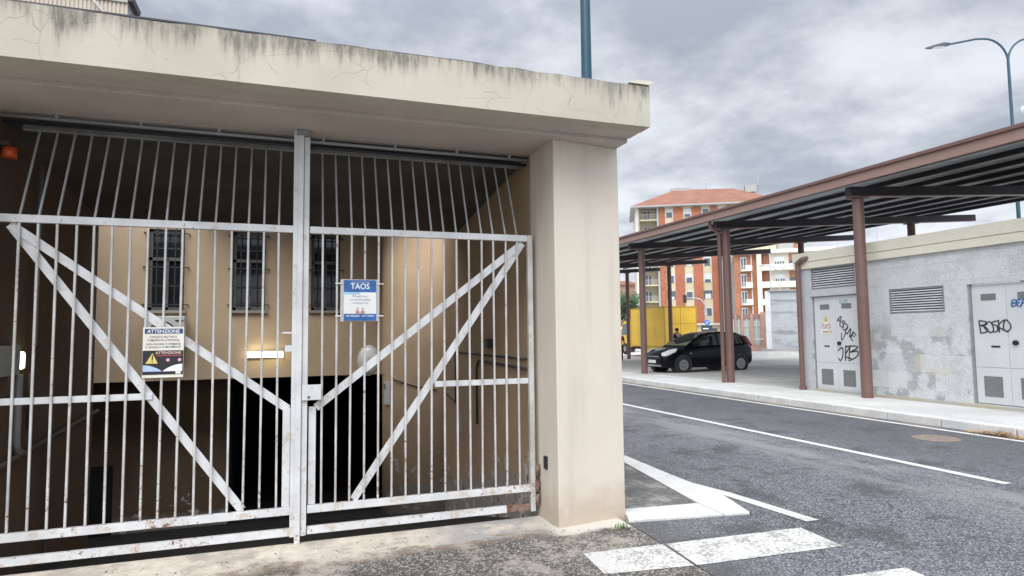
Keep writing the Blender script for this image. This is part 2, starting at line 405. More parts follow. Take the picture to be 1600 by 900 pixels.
def tag(o, label=None, cat=None, group=None, kind=None):
    for k, v in (("label", label), ("category", cat), ("group", group), ("kind", kind)):
        if v: o[k] = v
    return o
def thing(name, label, cat, loc=(0, 0, 0), rz=0, group=None):
    o = bpy.data.objects.new(name, None); COL.objects.link(o); o.location = loc; o.rotation_euler = (0, 0, rz)
    o.empty_display_size = .2
    FRAME[o.name] = Matrix.Translation(Vector(loc)) @ Matrix.Rotation(rz, 4, 'Z')
    return tag(o, label, cat, group)
def struct(o): o["kind"] = "structure"; return o
def box(name, d, m, parent=None, bevel=0, local=False): return MB().box(*d).build(name, m, parent, bevel, local)
def copy_tree(o, parent=None):
    c = o.copy(); COL.objects.link(c); c.parent = parent
    FRAME[c.name] = FRAME.get(o.name, Matrix.Identity(4))
    for ch in [x for x in SC.objects if x.parent == o]: copy_tree(ch, c)
    return c

#@@SETTING
# ------------------------------------------------------------------ ground, road, kerbs
g = MB()
XS, YS = [-400, -3.3, 2.86, 400], [-200, 5.36, 22, 600]
for i in range(3):
    for j in range(3):
        if (i, j) != (1, 1): g.poly([(XS[i], YS[j], -.5), (XS[i+1], YS[j], -.5), (XS[i+1], YS[j+1], -.5), (XS[i], YS[j+1], -.5)])
struct(g.build("ground", DIRT))
struct(MB().prism([(-30, -30, -.3), (2.68, -30, -.3), (2.64, 3.84, -.3), (2.69, 4.6, -.3), (2.695, 5.05, -.3), (2.1, 5.05, -.3), (2.1, 5.36, -.3), (-30, 5.36, -.3)], (0, 0, .3)).build("driveway", DRIVE))
struct(MB().prism([(2.69, -30, -.3), (10.03, -30, -.3), (10.06, 3, -.3), (10.3, 19, -.3), (11.2, 90, -.3), (4.4, 90, -.3), (4.12, 7.6, -.3), (3.99, 5.33, -.3), (3.84, 4.72, -.3), (2.705, 4.885, -.3), (2.70, 4.6, -.3), (2.65, 3.84, -.3)], (0, 0, .3)).build("road", ROAD))
# ramp into the courtyard and garage floor
ramp_m = MB().prism([(-3.3, 5.36, -.035), (-3.3, 8.3, -.75), (-3.3, 12.6, -1.7), (-3.3, 21, -1.7), (-3.3, 21, -1.9), (-3.3, 5.36, -1.9)], (6.15, 0, 0))
struct(ramp_m.build("ramp", DARKROAD))
def marking(name, pts, z=.004): return struct(MB().poly([(x, y, z) for x, y in pts]).build(name, LINE))
marking("zebra_stripe", [(2.03, 4.335), (2.675, 4.305), (2.635, 3.845), (1.99, 3.92)])
marking("zebra_stripe", [(2.70, 4.303), (3.93, 4.255), (3.89, 3.79), (2.655, 3.842)])
marking("zebra_stripe", [(2.73, 3.38), (3.92, 3.31), (3.88, 2.85), (2.70, 2.90)])
marking("zebra_stripe", [(2.0, 3.42), (2.65, 3.39), (2.62, 2.92), (1.98, 2.96)])
marking("lane_line", [(6.92, 4.66), (7.04, 4.66), (7.09, 12.7), (7.9, 85), (7.75, 85), (6.96, 12.7)])
marking("edge_line", [(4.105, 4.37), (4.235, 4.37), (4.14, 5.40), (4.03, 5.95), (4.015, 5.40)])
marking("edge_line", [(9.66, -20), (9.78, -20), (9.81, 7.4), (9.93, 18), (10.7, 85), (10.58, 85), (9.80, 18), (9.69, 7.4)])
# pavement corner beside the pillar, framed in pale kerb stones
struct(MB().prism([(2.72, 5.245, -.2), (3.578, 5.165, -.2), (3.855, 6.99, -.2), (4.10, 8.5, -.2), (4.2, 60, -.2), (2.72, 60, -.2)], (0, 0, .207)).build("pavement", PAVE))
k = MB()
for pts in ([(2.725, 4.902), (3.572, 4.768), (3.583, 5.155), (2.79, 5.232), (2.79, 5.05)], [(3.585, 4.766), (3.83, 4.738), (3.995, 5.328), (4.025, 6.25), (3.735, 6.10), (3.594, 5.165)],
            [(3.737, 6.11), (4.026, 6.26), (4.10, 7.4), (3.93, 7.4)], [(3.932, 7.41), (4.10, 7.41), (4.25, 10), (4.06, 10)], [(4.06, 10.01), (4.25, 10.01), (4.5, 60), (4.23, 60)]):
    k.prism([(x, y, -.2) for x, y in pts], (0, 0, .216))
struct(k.build("kerb", GRANITE, bevel=.004))
# far kerb, walkway under the canopy and the parking area beyond
def kx(y): return 10.03+.016*(y-6.4) if y < 19 else 10.23+.014*(y-19)
k = MB(); y = -16.0; random.seed(3)
while y < 80:
    L = 1.0+.25*random.random(); a, b = y+.008, y+L-.008
    k.prism([(kx(a), a, -.2), (kx(b), b, -.2), (kx(b)+.26, b, -.2), (kx(a)+.26, a, -.2)], (0, 0, .335)); y += L
struct(k.build("kerb", GRANITE, bevel=.015))
def park_z(x, y): return .13-.02*max(0, min(y, 60)-19)+.02*max(0, min(x, 45)-14)*min(1, max(0, (y-15)/10))
g = MB()
gx, gy = [10.28, 11.4, 12.4, 14, 18, 24, 30, 45, 80, 160], [-16, 0, 10, 15, 19, 21, 25, 30, 36, 45, 60, 90, 160]
vv = {}
for x in gx:
    for y in gy:
        xx = max(x, kx(y)+.255) if x < 11 else x
        vv[x, y] = g.bm.verts.new((xx, y, park_z(x, y) if x > 12.4 else .13-(.02*max(0, min(y, 60)-19) if x > 11.5 else 0)))
for a, b in zip(gx, gx[1:]):
    for c, d in zip(gy, gy[1:]): g.bm.faces.new((vv[a, c], vv[b, c], vv[b, d], vv[a, d]))
struct(g.build("parking_ground", PARK))
struct(MB().prism([(kx(-16)+.262, -16, .1), (11.96, -16, .1), (12.0, 19, .1), (kx(19)+.262, 19, .1)], (0, 0, .036)).build("walkway", CONC))
o = MB().tube([(8.92, 6.92, -.05), (8.92, 6.92, .006)], .31, 28, False).build("manhole_cover", mat("manhole_iron", (.30, .24, .20), .8, fine=30, fvar=.2, bmp=.5))
tag(o, "round rusty pink manhole cover in the road near the far kerb", "manhole cover")

# ------------------------------------------------------------------ gateway: pillars, roof, passage
t = thing("gate_pillar", "smooth cream rendered pillar at the street corner right of the gate", "pillar", (2.43, 5.25, 0))
MB().prism([(2.11, 4.955, -.25), (2.785, 5.06, -.25), (2.785, 5.52, -.25), (2.09, 5.48, -.25)], (0, 0, 3.51)).build("shaft", PLASTER, t, bevel=.012)
t2 = thing("gate_pillar", "cream pillar at the far end of the gate beside the orange beacon", "pillar", (-2.4, 5.3, 0))
box("shaft", (-2.75, -2.07, 4.98, 5.5, -.25, 3.26), PLASTER, t2, .012)
o = MB().box(2.08, 2.104, 5.16, 5.215, .435, .545).build("photocell_sensor", BLACK, bevel=.006)
tag(o, "small black photocell box low on the pillar", "sensor")

tag(box("boundary_wall", (-12, -2.752, 5.1, 5.42, -.25, 3.25), PLASTER), "cream rendered wall continuing past the far gate pillar", "wall")
tag(box("boundary_wall", (2.58, 2.77, 5.524, 22, -.4, 2.9), PLASTER), "cream side wall running back from the corner pillar along the street", "wall")
t = thing("gateway_roof", "flat concrete gateway roof with mould-streaked cream fascia over the gate", "roof", (0, 5.0, 3.26))
# fascia with slight unevenness along its top edge
f = MB(); random.seed(11)
xs = [-7+i*.16 for i in range(62)]; xs = [x for x in xs if x < 2.79]+[2.795]
rings = []
for x in xs:
    tz = 3.632+.006*math.sin(x*2.1)+random.uniform(-.004, .004)
    yy = 4.50+.012*(x/2.8)
    rings.append([(x, yy, 3.285), (x, yy+.16, 3.285), (x, yy+.16, tz), (x, yy, tz+random.uniform(-.003, .003))])
f.rings(rings, smooth=False).build("fascia", FASCIA, t)
MB().box(-7, 2.79, 4.672, 8.3, 3.42, 3.58).build("slab", SOFFIT, t)
MB().box(-7, 2.795, 4.668, 4.86, 3.29, 3.418).build("soffit_edge", SOFFIT, t)
MB().box(-7, 2.78, 4.862, 5.56, 3.255, 3.417).build("soffit", SOFFIT, t, bevel=.006)
MB().prism([(2.60, 4.50, 3.637), (2.67, 4.50, 3.668), (2.81, 4.50, 3.672), (2.83, 4.50, 3.660), (2.795, 4.50, 3.637)], (0, .9, 0)).build("coping", PLASTER, t)
cz = lambda y: 3.25-(y-5.562)*.11
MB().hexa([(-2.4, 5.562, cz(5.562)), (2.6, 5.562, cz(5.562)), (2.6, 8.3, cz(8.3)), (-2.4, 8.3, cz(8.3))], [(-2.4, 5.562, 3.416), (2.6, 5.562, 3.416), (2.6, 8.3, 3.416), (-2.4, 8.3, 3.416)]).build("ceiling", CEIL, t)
box("flashing", (-7, 0.15, 4.52, 4.62, 3.640, 3.652), mat("dark_flashing", (.03, .03, .045), .5), t)

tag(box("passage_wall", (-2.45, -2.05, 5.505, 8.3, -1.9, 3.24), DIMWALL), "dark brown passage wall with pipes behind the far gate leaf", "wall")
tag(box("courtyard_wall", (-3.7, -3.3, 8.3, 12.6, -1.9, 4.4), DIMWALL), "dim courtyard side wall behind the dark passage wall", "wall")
tag(box("passage_wall", (2.1, 2.55, 5.525, 9.0, -1.9, 3.24), INWALL), "brown passage wall with peeling plaster behind the cream corner pillar", "wall")
pr = MB(); ring = [(2.3+.88*math.cos(a), 10.42+.88*math.sin(a)) for a in [i*2*math.pi/48 for i in range(48)]]
pr.rings([[(x, y, z) for x, y in ring] for z in (-1.9, .3, 3.6)])
tag(pr.build("round_pier", INWALL), "rounded brown rendered pier beside the garage opening", "pier")
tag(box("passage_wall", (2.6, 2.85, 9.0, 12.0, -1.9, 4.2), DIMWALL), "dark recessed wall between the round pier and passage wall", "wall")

# courtyard building over the garage
b = thing("courtyard_building", "cream rendered building with barred windows over the dark garage, seen through the gate", "building", (-.4, 11.5, .91))
WIN = [(-2.14, -1.62), (-.90, -.40), (.345, .81)]
w = MB().wall((-3.3, 11.5, 0), (1, 0, 0), 5.9, .91, 4.6, [(a+3.3, c+3.3, 2.03, 3.34) for a, c in WIN], .14, (0, -1, 0))
w.build("wall", COURT, b)
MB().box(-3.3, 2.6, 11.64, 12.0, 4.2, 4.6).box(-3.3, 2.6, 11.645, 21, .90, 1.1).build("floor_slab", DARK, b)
MB().box(-.3, 2.85, 9.5, 11.5, 3.62, 3.9).box(-1.5, -.302, 10.5, 11.5, 3.8, 4.0).build("shading_slab", DIMWALL, b)  # unseen slabs, added to darken the right part of the facade
for a, c in WIN:
    wn = MB().box(a+.002, c-.002, 11.6, 11.62, 2.032, 3.338).build("window", GLASS, b)
    fr = MB()
    for p, q in (((a, 2.055), (c, 2.055)), ((a, 3.315), (c, 3.315)), ((a+.025, 2.03), (a+.025, 3.34)), ((c-.025, 2.03), (c-.025, 3.34)), ((a, 2.86), (c, 2.86)), (((a+c)/2, 2.03), ((a+c)/2, 2.86))):
        fr.bar((p[0], 11.575, p[1]), (q[0], 11.575, q[1]), .05, .05, (0, 1, 0))
    fr.build("frame", mat("window_frame", (.17, .165, .155), .6), wn)
    gr = MB()
    for i in range(5):
        x = a+(c-a)*i/4; gr.bar((x, 11.44, 2.06), (x, 11.44, 3.38), .014, .014, (0, 1, 0))
    for i, z in enumerate((2.12, 2.42, 2.72, 3.02, 3.27)):
        gr.bar((a-.01, 11.44, z), (c+.01, 11.44, z), .018, .014, (0, 1, 0))
        if i in (0, 2, 4):
            for x in (a-.06, c+.06): gr.bar((x, 11.44, z), (x, 11.51, z), .016, .016); gr.bar((min(x, a), 11.44, z), (max(x, c), 11.44, z), .014, .013, (0, 1, 0))
    gr.build("grille", GRILLE, wn)
    MB().box(a-.04, c+.04, 11.43, 11.6, 1.985, 2.028).build("sill", mat("stone_sill", (.34, .31, .28), .8), wn)
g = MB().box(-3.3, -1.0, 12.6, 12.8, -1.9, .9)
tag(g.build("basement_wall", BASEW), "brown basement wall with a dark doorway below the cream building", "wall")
bd = [o for o in SC.objects if o.name == "basement_wall"][0]
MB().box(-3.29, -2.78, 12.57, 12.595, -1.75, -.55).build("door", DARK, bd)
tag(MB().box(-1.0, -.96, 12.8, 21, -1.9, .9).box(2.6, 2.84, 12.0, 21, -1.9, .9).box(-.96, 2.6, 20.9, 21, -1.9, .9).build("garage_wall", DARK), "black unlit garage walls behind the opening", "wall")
# pipes, lamps and fittings in the passage
def pipe(name, path, r, m, label, cat="pipe"):
    return tag(MB().tube(path, r, 8).build(name, m), label, cat)
PIPEG = mat("grey_conduit", (.22, .22, .22), .5)
PIPED = mat("dark_conduit", (.075, .065, .058), .6)
cd = MB().tube([(-2.0, 5.50, 3.225), (2.08, 5.50, 3.205)], .013, 8)
for x in (-1.65, -1.1, -.55, .25, .85, 1.4, 1.9): cd.bar((x, 5.50, 3.215-x*.005), (x, 5.50, 3.262), .02, .02, (0, 1, 0))
tag(cd.build("conduit", mat("pale_conduit", (.36, .38, .41), .5)), "thin grey conduit clipped under the soffit above the gate", "pipe")
pipe("cable_duct", [(-2.0, 5.535, 3.19), (2.08, 5.535, 3.17)], .013, mat("black_pipe", (.03, .032, .045), .5), "dark cable duct running under the soffit above the gate")
pipe("wall_pipe", [(-1.98, 6.28, 3.05), (-1.98, 6.28, 1.54)], .018, PIPEG, "thin pipe rising above the lit wall lamp")
pipe("wall_pipe", [(-1.99, 6.02, 1.32), (-1.99, 6.02, .80), (-1.99, 6.06, .72), (-1.99, 6.2, .68)], .028, PIPEG, "grey pipe bending at its foot under the wall lamp box")
pipe("wall_pipe", [(-1.99, 6.26, 1.33), (-1.99, 6.26, .86)], .02, PIPED, "short dark pipe under the lit wall lamp")
pipe("wall_pipe", [(-1.99, 5.6, .66), (-1.99, 8.25, .80)], .022, PIPED, "long dark pipe running back along the brown passage wall")
pipe("wall_pipe", [(-1.99, 6.75, .70), (-1.99, 6.75, -.25), (-1.97, 6.75, -.33)], .016, PIPED, "thin pipe dropping from the long passage wall pipe")
o = thing("wall_lamp", "grey wall lamp box with one lit end in the dark passage", "lamp", (-2.0, 5.95, 1.43))
box("housing", (-2.045, -1.985, 5.55, 6.02, 1.32, 1.55), mat("lamp_box", (.33, .34, .33), .6), o, .008)
MB().box(-2.04, -1.985, 6.03, 6.13, 1.36, 1.50).build("lens", emit("warm_lamp", (1, .92, .5), 4.5), o, bevel=.02)
o = thing("warning_beacon", "orange warning beacon on the far gate pillar", "beacon", (-2.0, 5.72, 3.0))
box("bracket", (-2.05, -1.975, 5.60, 5.76, 3.03, 3.06), PIPED, o)
MB().tube([(-2.0, 5.68, 2.95), (-2.0, 5.68, 3.03)], .05, 14).build("lens", mat("orange_lens", (.75, .12, .03), .3, bmp=0), o)
o = thing("tube_light", "lit fluorescent tube on the cream building wall above the garage", "lamp", (-.37, 11.47, 1.3))
MB().tube([(-.645, 11.42, 1.315), (-.10, 11.42, 1.275)], .035, 12).build("tube", emit("tube_light_glow", (1, .92, .60), 9), o)
box("batten", (-.655, -.09, 11.46, 11.495, 1.24, 1.35), OFFWHITE, o)
o = thing("air_conditioner", "white outdoor air conditioner under the first barred window", "air conditioner", (-1.8, 11.3, 1.42))
box("casing", (-2.08, -1.56, 11.2, 11.44, 1.42, 1.93), OFFWHITE, o, .015)
ring = lambda y, r: [(-1.87+r*math.cos(a), y, 1.66+r*math.sin(a)) for a in [i*2*math.pi/28 for i in range(28)]]
MB().rings([ring(11.192, .19), ring(11.198, .19)], False).build("fan_opening", BLACK, o)
g = MB()
for r in (.07, .12, .165): g.tube([Vector(p) for p in ring(11.186, r)]+[Vector(ring(11.186, r)[0])], .004, 5)
g.build("fan_grille", OFFWHITE, o)
g = MB().box(-1.69, -1.58, 11.194, 11.197, 1.845, 1.868); g.build("name_mark", SPRAY, o)
for x in (-2.0, -1.65): MB().box(x-.02, x+.02, 11.15, 11.5, 1.385, 1.417).build("bracket", PIPED, o)
o = thing("convex_mirror", "round white convex mirror on the wall beside the pier", "mirror", (1.3, 10.9, 1.2))
cc = Vector((1.23, 10.72, 1.185)); rg = []
for i in range(9):
    a = i/8*math.pi/2; r, d = math.cos(a), math.sin(a)
    rg.append([cc+Vector((.165*r*math.cos(t_), -.09*d, .235*r*math.sin(t_))) if i < 8 else cc+Vector((.002*math.cos(t_), -.07, .002*math.sin(t_))) for t_ in [j*2*math.pi/32 for j in range(32)]])
MB().rings(rg).build("dome", mat("mirror_face", (.86, .86, .84), .25, .05, var=.1, scale=5, bmp=0), o)
rim = [cc+Vector((.17*math.cos(t_), 0, .24*math.sin(t_))) for t_ in [j*2*math.pi/32 for j in range(33)]]
MB().tube(rim, .012, 6).build("rim", OFFWHITE, o)
MB().tube([cc+Vector((0, .02, 0)), cc+Vector((.12, .15, .02)), cc+Vector((.35, .2, .02))], .018, 8).build("bracket", PIPED, o)
o = MB().box(2.02, 2.095, 6.66, 6.76, 1.44, 1.54).build("junction_box", BLACK); tag(o, "small black junction box above the cables on the passage wall", "junction box")
pipe("wall_cable", [(2.085, 5.6, 1.36), (2.085, 8.9, 1.36)], .012, PIPED, "upper cable run along the brown passage wall, straight and unbroken")
pipe("wall_cable", [(2.08, 5.6, 1.27), (2.08, 7.2, 1.29), (2.08, 7.28, 1.2), (2.08, 7.28, .55)], .014, PIPED, "lower cable on the brown passage wall, bending down halfway")
pipe("wall_cable", [(2.08, 8.3, 1.35), (2.08, 8.3, .7), (2.1, 8.6, .72), (2.1, 9.0, .78)], .012, PIPED, "cable dropping near the inner end of the passage wall")
pipe("wall_cable", [(1.42, 10.36, .96), (1.55, 9.9, .90), (1.8, 9.68, .82), (2.1, 9.55, .76)], .010, PIPED, "thin cable sagging round the rounded pier")
th = rad(199); pn = Vector((math.cos(th), math.sin(th), 0)); pu = Vector((-math.sin(th), math.cos(th), 0))*-1
pc = Vector((2.3, 10.42, .70))+pn*.895
V_ = lambda u_, z_, d_: pc+pu*u_+Vector((0, 0, z_))+pn*d_
o = MB().hexa([V_(-.09, -.18, 0), V_(.09, -.18, 0), V_(.09, .18, 0), V_(-.09, .18, 0)], [V_(-.09, -.18, .012), V_(.09, -.18, .012), V_(.09, .18, .012), V_(-.09, .18, .012)])
o = o.build("wall_plate", OFFWHITE); tag(o, "white vertical number plate on the rounded pier", "sign")
MB().text("8", V_(.035, .05, .016), (0, 0, 1), -pu if pu.x > 0 else pu, .07, 'LEFT', .08, .01).build("plate_lettering", SPRAY, o)
o = MB().box(2.085, 2.097, 8.05, 8.32, .34, .58).build("wall_notice", mat("faded_paper", (.48, .45, .40), .8)); tag(o, "faded square paper notice on the passage wall", "notice")
o = MB().prism([(-2.0, 5.52, 3.34), (-2.0, 5.56, 3.36), (-2.0, 5.85, 3.27), (-2.0, 5.82, 3.25)], (.03, 0, 0))
o.bm.free()

# ------------------------------------------------------------------ the gate: two leaves
G = 5.35
def leaf(xh, xs, sgn, label):
    """xh hinge end, xs closing stile (its near edge), sgn = direction from closing stile to hinge"""
    t = thing("gate_leaf", label, "gate", ((xh+xs)/2, G, 0), group="white steel gate leaves")
    P = lambda n, mb, m=WHITE, bv=.003: mb.build(n, m, t, bv)
    a, b_ = min(xh, xs), max(xh, xs)
    inner = xs
    if sgn < 0:
        P("closing_stile", MB().box(xs-.070, xs+.002, G-.03, G+.03, .055, 3.25))
        P("cover_strip", MB().box(xs-.036, xs+.006, G-.040, G-.032, .0, 3.235))
        P("top_stop", MB().box(xs-.05, xs+.035, G-.05, G+.03, 3.205, 3.252), mat("stop_grey", (.30, .31, .33), .6))
        e = xs-.068
    else:
        P("closing_stile", MB().box(xs+.011, xs+.054, G-.022, G+.03, .055, 3.20))
        e = xs+.06
    lo, hi = (xh, e) if sgn < 0 else (e, xh)
    P("hinge_stile", MB().box(*( (xh, xh+.045) if sgn < 0 else (xh-.045, xh)), G-.022, G+.022, .05, 2.476), BARP)  # duller bar paint puts the stile's shade into its colour
    i0, i1 = (lo+.046, hi) if sgn < 0 else (lo, hi-.046)
    for nm, z0, z1 in (("middle_rail", 2.418, 2.474), ("bottom_rail", .222, .279), ("ground_rail", .062, .118)):
        if nm == "ground_rail" and sgn > 0:
            P(nm, MB().box(i0, i1-.22, G-.021, G+.021, z0, z1)); P("rusty_rail_end", MB().box(i1-.219, i1, G-.02, G+.02, z0, z1), RUST)
        else: P(nm, MB().box(i0, i1, G-.021, G+.021, z0, z1))
    # top panel leans back towards the courtyard
    q = [(-1.91, .016), (.146, 2.03)][sgn > 0]
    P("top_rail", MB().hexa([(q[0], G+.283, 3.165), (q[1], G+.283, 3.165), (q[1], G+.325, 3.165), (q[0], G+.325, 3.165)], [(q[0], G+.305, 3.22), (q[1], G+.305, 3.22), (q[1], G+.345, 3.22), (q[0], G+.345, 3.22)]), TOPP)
    bx = BARS_A if sgn < 0 else BARS_B
    random.seed(5 if sgn < 0 else 6)
    for x in bx:
        j = random.uniform(-.004, .004); j2 = random.uniform(-.003, .003)
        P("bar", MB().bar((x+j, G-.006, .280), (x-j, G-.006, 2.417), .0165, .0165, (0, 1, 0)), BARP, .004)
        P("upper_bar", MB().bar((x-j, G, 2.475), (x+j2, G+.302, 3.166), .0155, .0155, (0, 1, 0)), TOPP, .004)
    br = [((-1.865, 2.405), (-.005, 1.03)), ((-1.865, 2.405), (-.325, .285))] if sgn < 0 else [((1.968, 2.405), (.205, 1.03)), ((1.968, 2.405), (.50, .285))]
    for i, (p, q_) in enumerate(br):
        P("brace", MB().bar((p[0], G+.012+.009*i, p[1]), (q_[0], G+.012+.009*i, q_[1]), .062, .008, (0, 1, 0)), WHITE, .001)
    s = (-.042, .016) if sgn < 0 else (.151, .207)
    P("strap", MB().box(s[0], s[1], G+.005, G+.02, .281, 1.04))
    if sgn < 0: P("lock_rail", MB().box(xh+.046, -.945, G+.003, G+.027, 1.143, 1.19))
    else: P("lock_rail", MB().box(1.165, xh-.046, G+.003, G+.027, 1.155, 1.203))
    return t, P
BARS_A = [-1.803+i*.1145 for i in range(16)]
BARS_B = [.248+i*.1108 for i in range(16)]
t, P = leaf(-1.975, .088, -1, "white barred gate leaf carrying the ATTENZIONE notice, farther from the cream pillar")
P("latch_handle", MB().bar((-.055, G-.01, 1.623), (.02, G-.01, 1.623), .014, .018, (0, 1, 0)))
P("latch_box", MB().box(-.032, .019, G-.03, G+.02, 1.475, 1.525))
t, P = leaf(2.052, .086, 1, "white barred gate leaf with the blue advert and lock box, hinged beside the cream pillar")
lb = P("lock_box", MB().box(.098, .243, G-.05, G-.032, 1.095, 1.215))
MB().tube([(.150, G-.054, 1.118), (.150, G-.049, 1.118)], .012, 12).build("keyhole", RUST, lb)
for z in (.15, .27, .40): P("hinge", MB().tube([(2.068, G-.028, z-.05), (2.068, G-.028, z+.05)], .02, 10), RUST, 0)

# ------------------------------------------------------------------ signs on the gate
SY = G-.030
t = thing("warning_sign", "ATTENZIONE warning board with a yellow triangle wired to the gate bars", "sign", (-.88, SY, 1.31))
x0, x1, z0, z1 = -1.012, -.742, 1.305, 1.675
box("board", (x0, x1, SY, SY+.006, z0, z1), mat("cream_board", (.78, .75, .66), .4, fvar=.02, bmp=0), t)
NAVY = mat("navy_print", (.02, .05, .19), .4, fvar=.02, bmp=0); INK = mat("grey_ink", (.10, .10, .12), .5, bmp=0)
WP = mat("white_print", (.80, .80, .78), .45, fvar=.02, bmp=0)
box("title_band", (x0+.012, x1-.008, SY-.002, SY-.0005, z1-.048, z1-.012), NAVY, t)
tx = MB().text("ATTENZIONE", ((x0+x1)/2, SY-.003, z1-.042), (1, 0, 0), (0, 0, 1), .024, 'CENTER', .215, .02); tx.build("title_lettering", WP, t)
tx = MB()
for s_, z, w_ in (("CANCELLO ELETTRICO", z1-.079, .18), ("COMANDATO A DISTANZA", z1-.103, .21), ("NON PASSARE O FERMARSI", z1-.132, .225), ("A CANCELLO IN MOVIMENTO", z1-.154, .235)):
    tx.text(s_, ((x0+x1)/2, SY-.002, z), (1, 0, 0), (0, 0, 1), .015, 'CENTER', w_, .004)
tx.build("notice_lettering", INK, t)
box("danger_panel", (x0+.002, x1-.002, SY-.003, SY-.001, z0+.022, z1-.172), mat("black_print", (.022, .02, .028), .35, bmp=0), t)
tx = MB().text("ATTENZIONE", (x0+.085, SY-.004, z1-.198), (1, 0, 0), (0, 0, 1), .018, 'LEFT', .17, .02); tx.build("danger_lettering", mat("pink_print", (.78, .55, .50), .45, bmp=0), t)
MB().box(x0+.09, x1-.012, SY-.0045, SY-.0035, z1-.213, z1-.206).build("red_line", mat("red_print", (.45, .08, .06), .5, bmp=0), t)
MB().poly([(x0+.012, SY-.005, z0+.098), (x0+.112, SY-.005, z0+.098), (x0+.066, SY-.005, z1-.178)]).build("triangle_border", SPRAY, t)
MB().poly([(x0+.022, SY-.006, z0+.103), (x0+.102, SY-.006, z0+.103), (x0+.066, SY-.006, z1-.19)]).build("triangle", mat("yellow_print", (.72, .60, .16), .45, bmp=0), t)
MB().box(x0+.0625, x0+.0695, SY-.0075, SY-.0065, z0+.128, z0+.165).box(x0+.0625, x0+.0695, SY-.0075, SY-.0065, z0+.112, z0+.120).build("exclamation_mark", SPRAY, t)
d = MB()
for x in (x0+.168, x0+.245):
    d.poly([(x+.012*math.cos(a), SY-.005, z0+.128+.012*math.sin(a)) for a in [i*math.pi/8 for i in range(16)]])
d.build("pink_dot", mat("rose_print", (.72, .42, .48), .5, bmp=0), t)
def arc_poly(xa, xb, za, zb, n=12, flip=False):
    pts = [(xa, SY-.0048, z0+za), (xb, SY-.0048, z0+za)]
    for i in range(n+1):
        u_ = i/n; x = xb+(xa-xb)*u_
        pts.append((x, SY-.0048, z0+za+(zb-za)*(math.sin(u_*math.pi/2) if not flip else math.cos(u_*math.pi/2))**.8))
    return pts
MB().poly(arc_poly(x0+.006, x0+.13, .045, .092)).build("pale_blue_shape", mat("pale_blue_print", (.45, .58, .78), .45, bmp=0), t)
MB().poly(arc_poly(x0+.134, x1-.006, .045, .098, flip=True)).build("pale_shape", WP, t)
MB().box(x0+.22, x1-.015, SY-.0048, SY-.0038, z0+.026, z0+.043).build("white_box", WP, t)

t = thing("advertising_sign", "blue and white TAOS advert on a clear plate tied to the gate bars", "sign", (.536, SY, 1.71))
def clear_mat():
    mt, nt, bs = new_mat("clear_plastic"); bs.inputs["Base Color"].default_value = (.75, .72, .72, 1); bs.inputs["Roughness"].default_value = .25
    bs.inputs["Alpha"].default_value = .42; return mt
box("clear_plate", (.385, .690, SY+.001, SY+.004, 1.712, 2.052), clear_mat(), t)
x0, x1, z0, z1 = .412, .668, 1.716, 2.046
box("panel", (x0, x1, SY-.002, SY, z0, z1), WP, t)
BLUE = mat("blue_print", (.03, .13, .40), .4, var=.3, scale=14, fvar=.02, bmp=0)
box("header", (x0, x1, SY-.004, SY-.0025, z1-.098, z1), BLUE, t)
box("footer", (x0, x1, SY-.004, SY-.0025, z0, z0+.056), BLUE, t)
box("light_band", (x0, x0+.125, SY-.004, SY-.0025, z1-.116, z1-.099), mat("sky_print", (.38, .66, .90), .4, bmp=0), t)
MB().text("TAOS", (.540, SY-.005, z1-.072), (1, 0, 0), (0, 0, 1), .045, 'CENTER', .15, .018).build("logo_lettering", WP, t)
MB().poly([(.546, SY-.0055, z1-.062), (.566, SY-.0055, z1-.062), (.556, SY-.0055, z1-.083)]).build("logo_drop", mat("sky_print", None), t)
d = MB()
for i in range(7): d.box(.472+i*.021, .484+i*.021, SY-.005, SY-.0042, z1-.019, z1-.015)
d.build("logo_dashes", WP, t)
tx = MB().text("Bisogni luce", (.540, SY-.003, z1-.138), (1, 0, 0), (0, 0, 1), .016, 'CENTER', .115, .0)
tx.text("con sportello digitale", (.540, SY-.003, z1-.166), (1, 0, 0), (0, 0, 1), .016, 'CENTER', .165, .0)
tx.text("multiservizi", (.540, SY-.003, z1-.193), (1, 0, 0), (0, 0, 1), .016, 'CENTER', .13, .0).build("slogan_lettering", mat("slate_ink", (.20, .22, .30), .5, bmp=0), t)
d = MB()
for x in (.520, .560):
    d.poly([(x+.007*math.cos(a), SY-.0035, z0+.098+.008*math.sin(a)) for a in [i*math.pi/6 for i in range(12)]])
    d.poly([(x-.017, SY-.0035, z0+.057), (x+.017, SY-.0035, z0+.057), (x+.013, SY-.0035, z0+.08), (x, SY-.0035, z0+.089), (x-.013, SY-.0035, z0+.08)])
d.build("portrait_print", mat("rosy_print", (.60, .27, .24), .5, var=.4, scale=60, bmp=0), t)
MB().text("045 8000000 - 347 179858", (.540, SY-.005, z0+.032), (1, 0, 0), (0, 0, 1), .014, 'CENTER', .22, .01).build("footer_lettering", WP, t)
for z in (1.755, 2.018):
    for x in (.37, .703): MB().bar((x-.025, SY-.003, z), (x+.025, SY-.003, z), .008, .008).build("cable_tie", WP, t)

# ------------------------------------------------------------------ canopy over the walkway
t = thing("canopy", "long open canopy with brown fascia, ribbed deck and round brown columns along the road", "canopy", (15, 12, .13))
ex = lambda y: 11.25+.011*(y-7)
ez = lambda y: 4.94+.0105*(y-7)
SL = .069
ROWS = [.9, 5.7, 10.58, 15.3, 20.3, 25.3, 30.4, 35.4]
Y0, Y1 = -4.0, 37.0
def dz(x, y): return ez(y)-.20+SL*(x-ex(y))           # underside of the deck
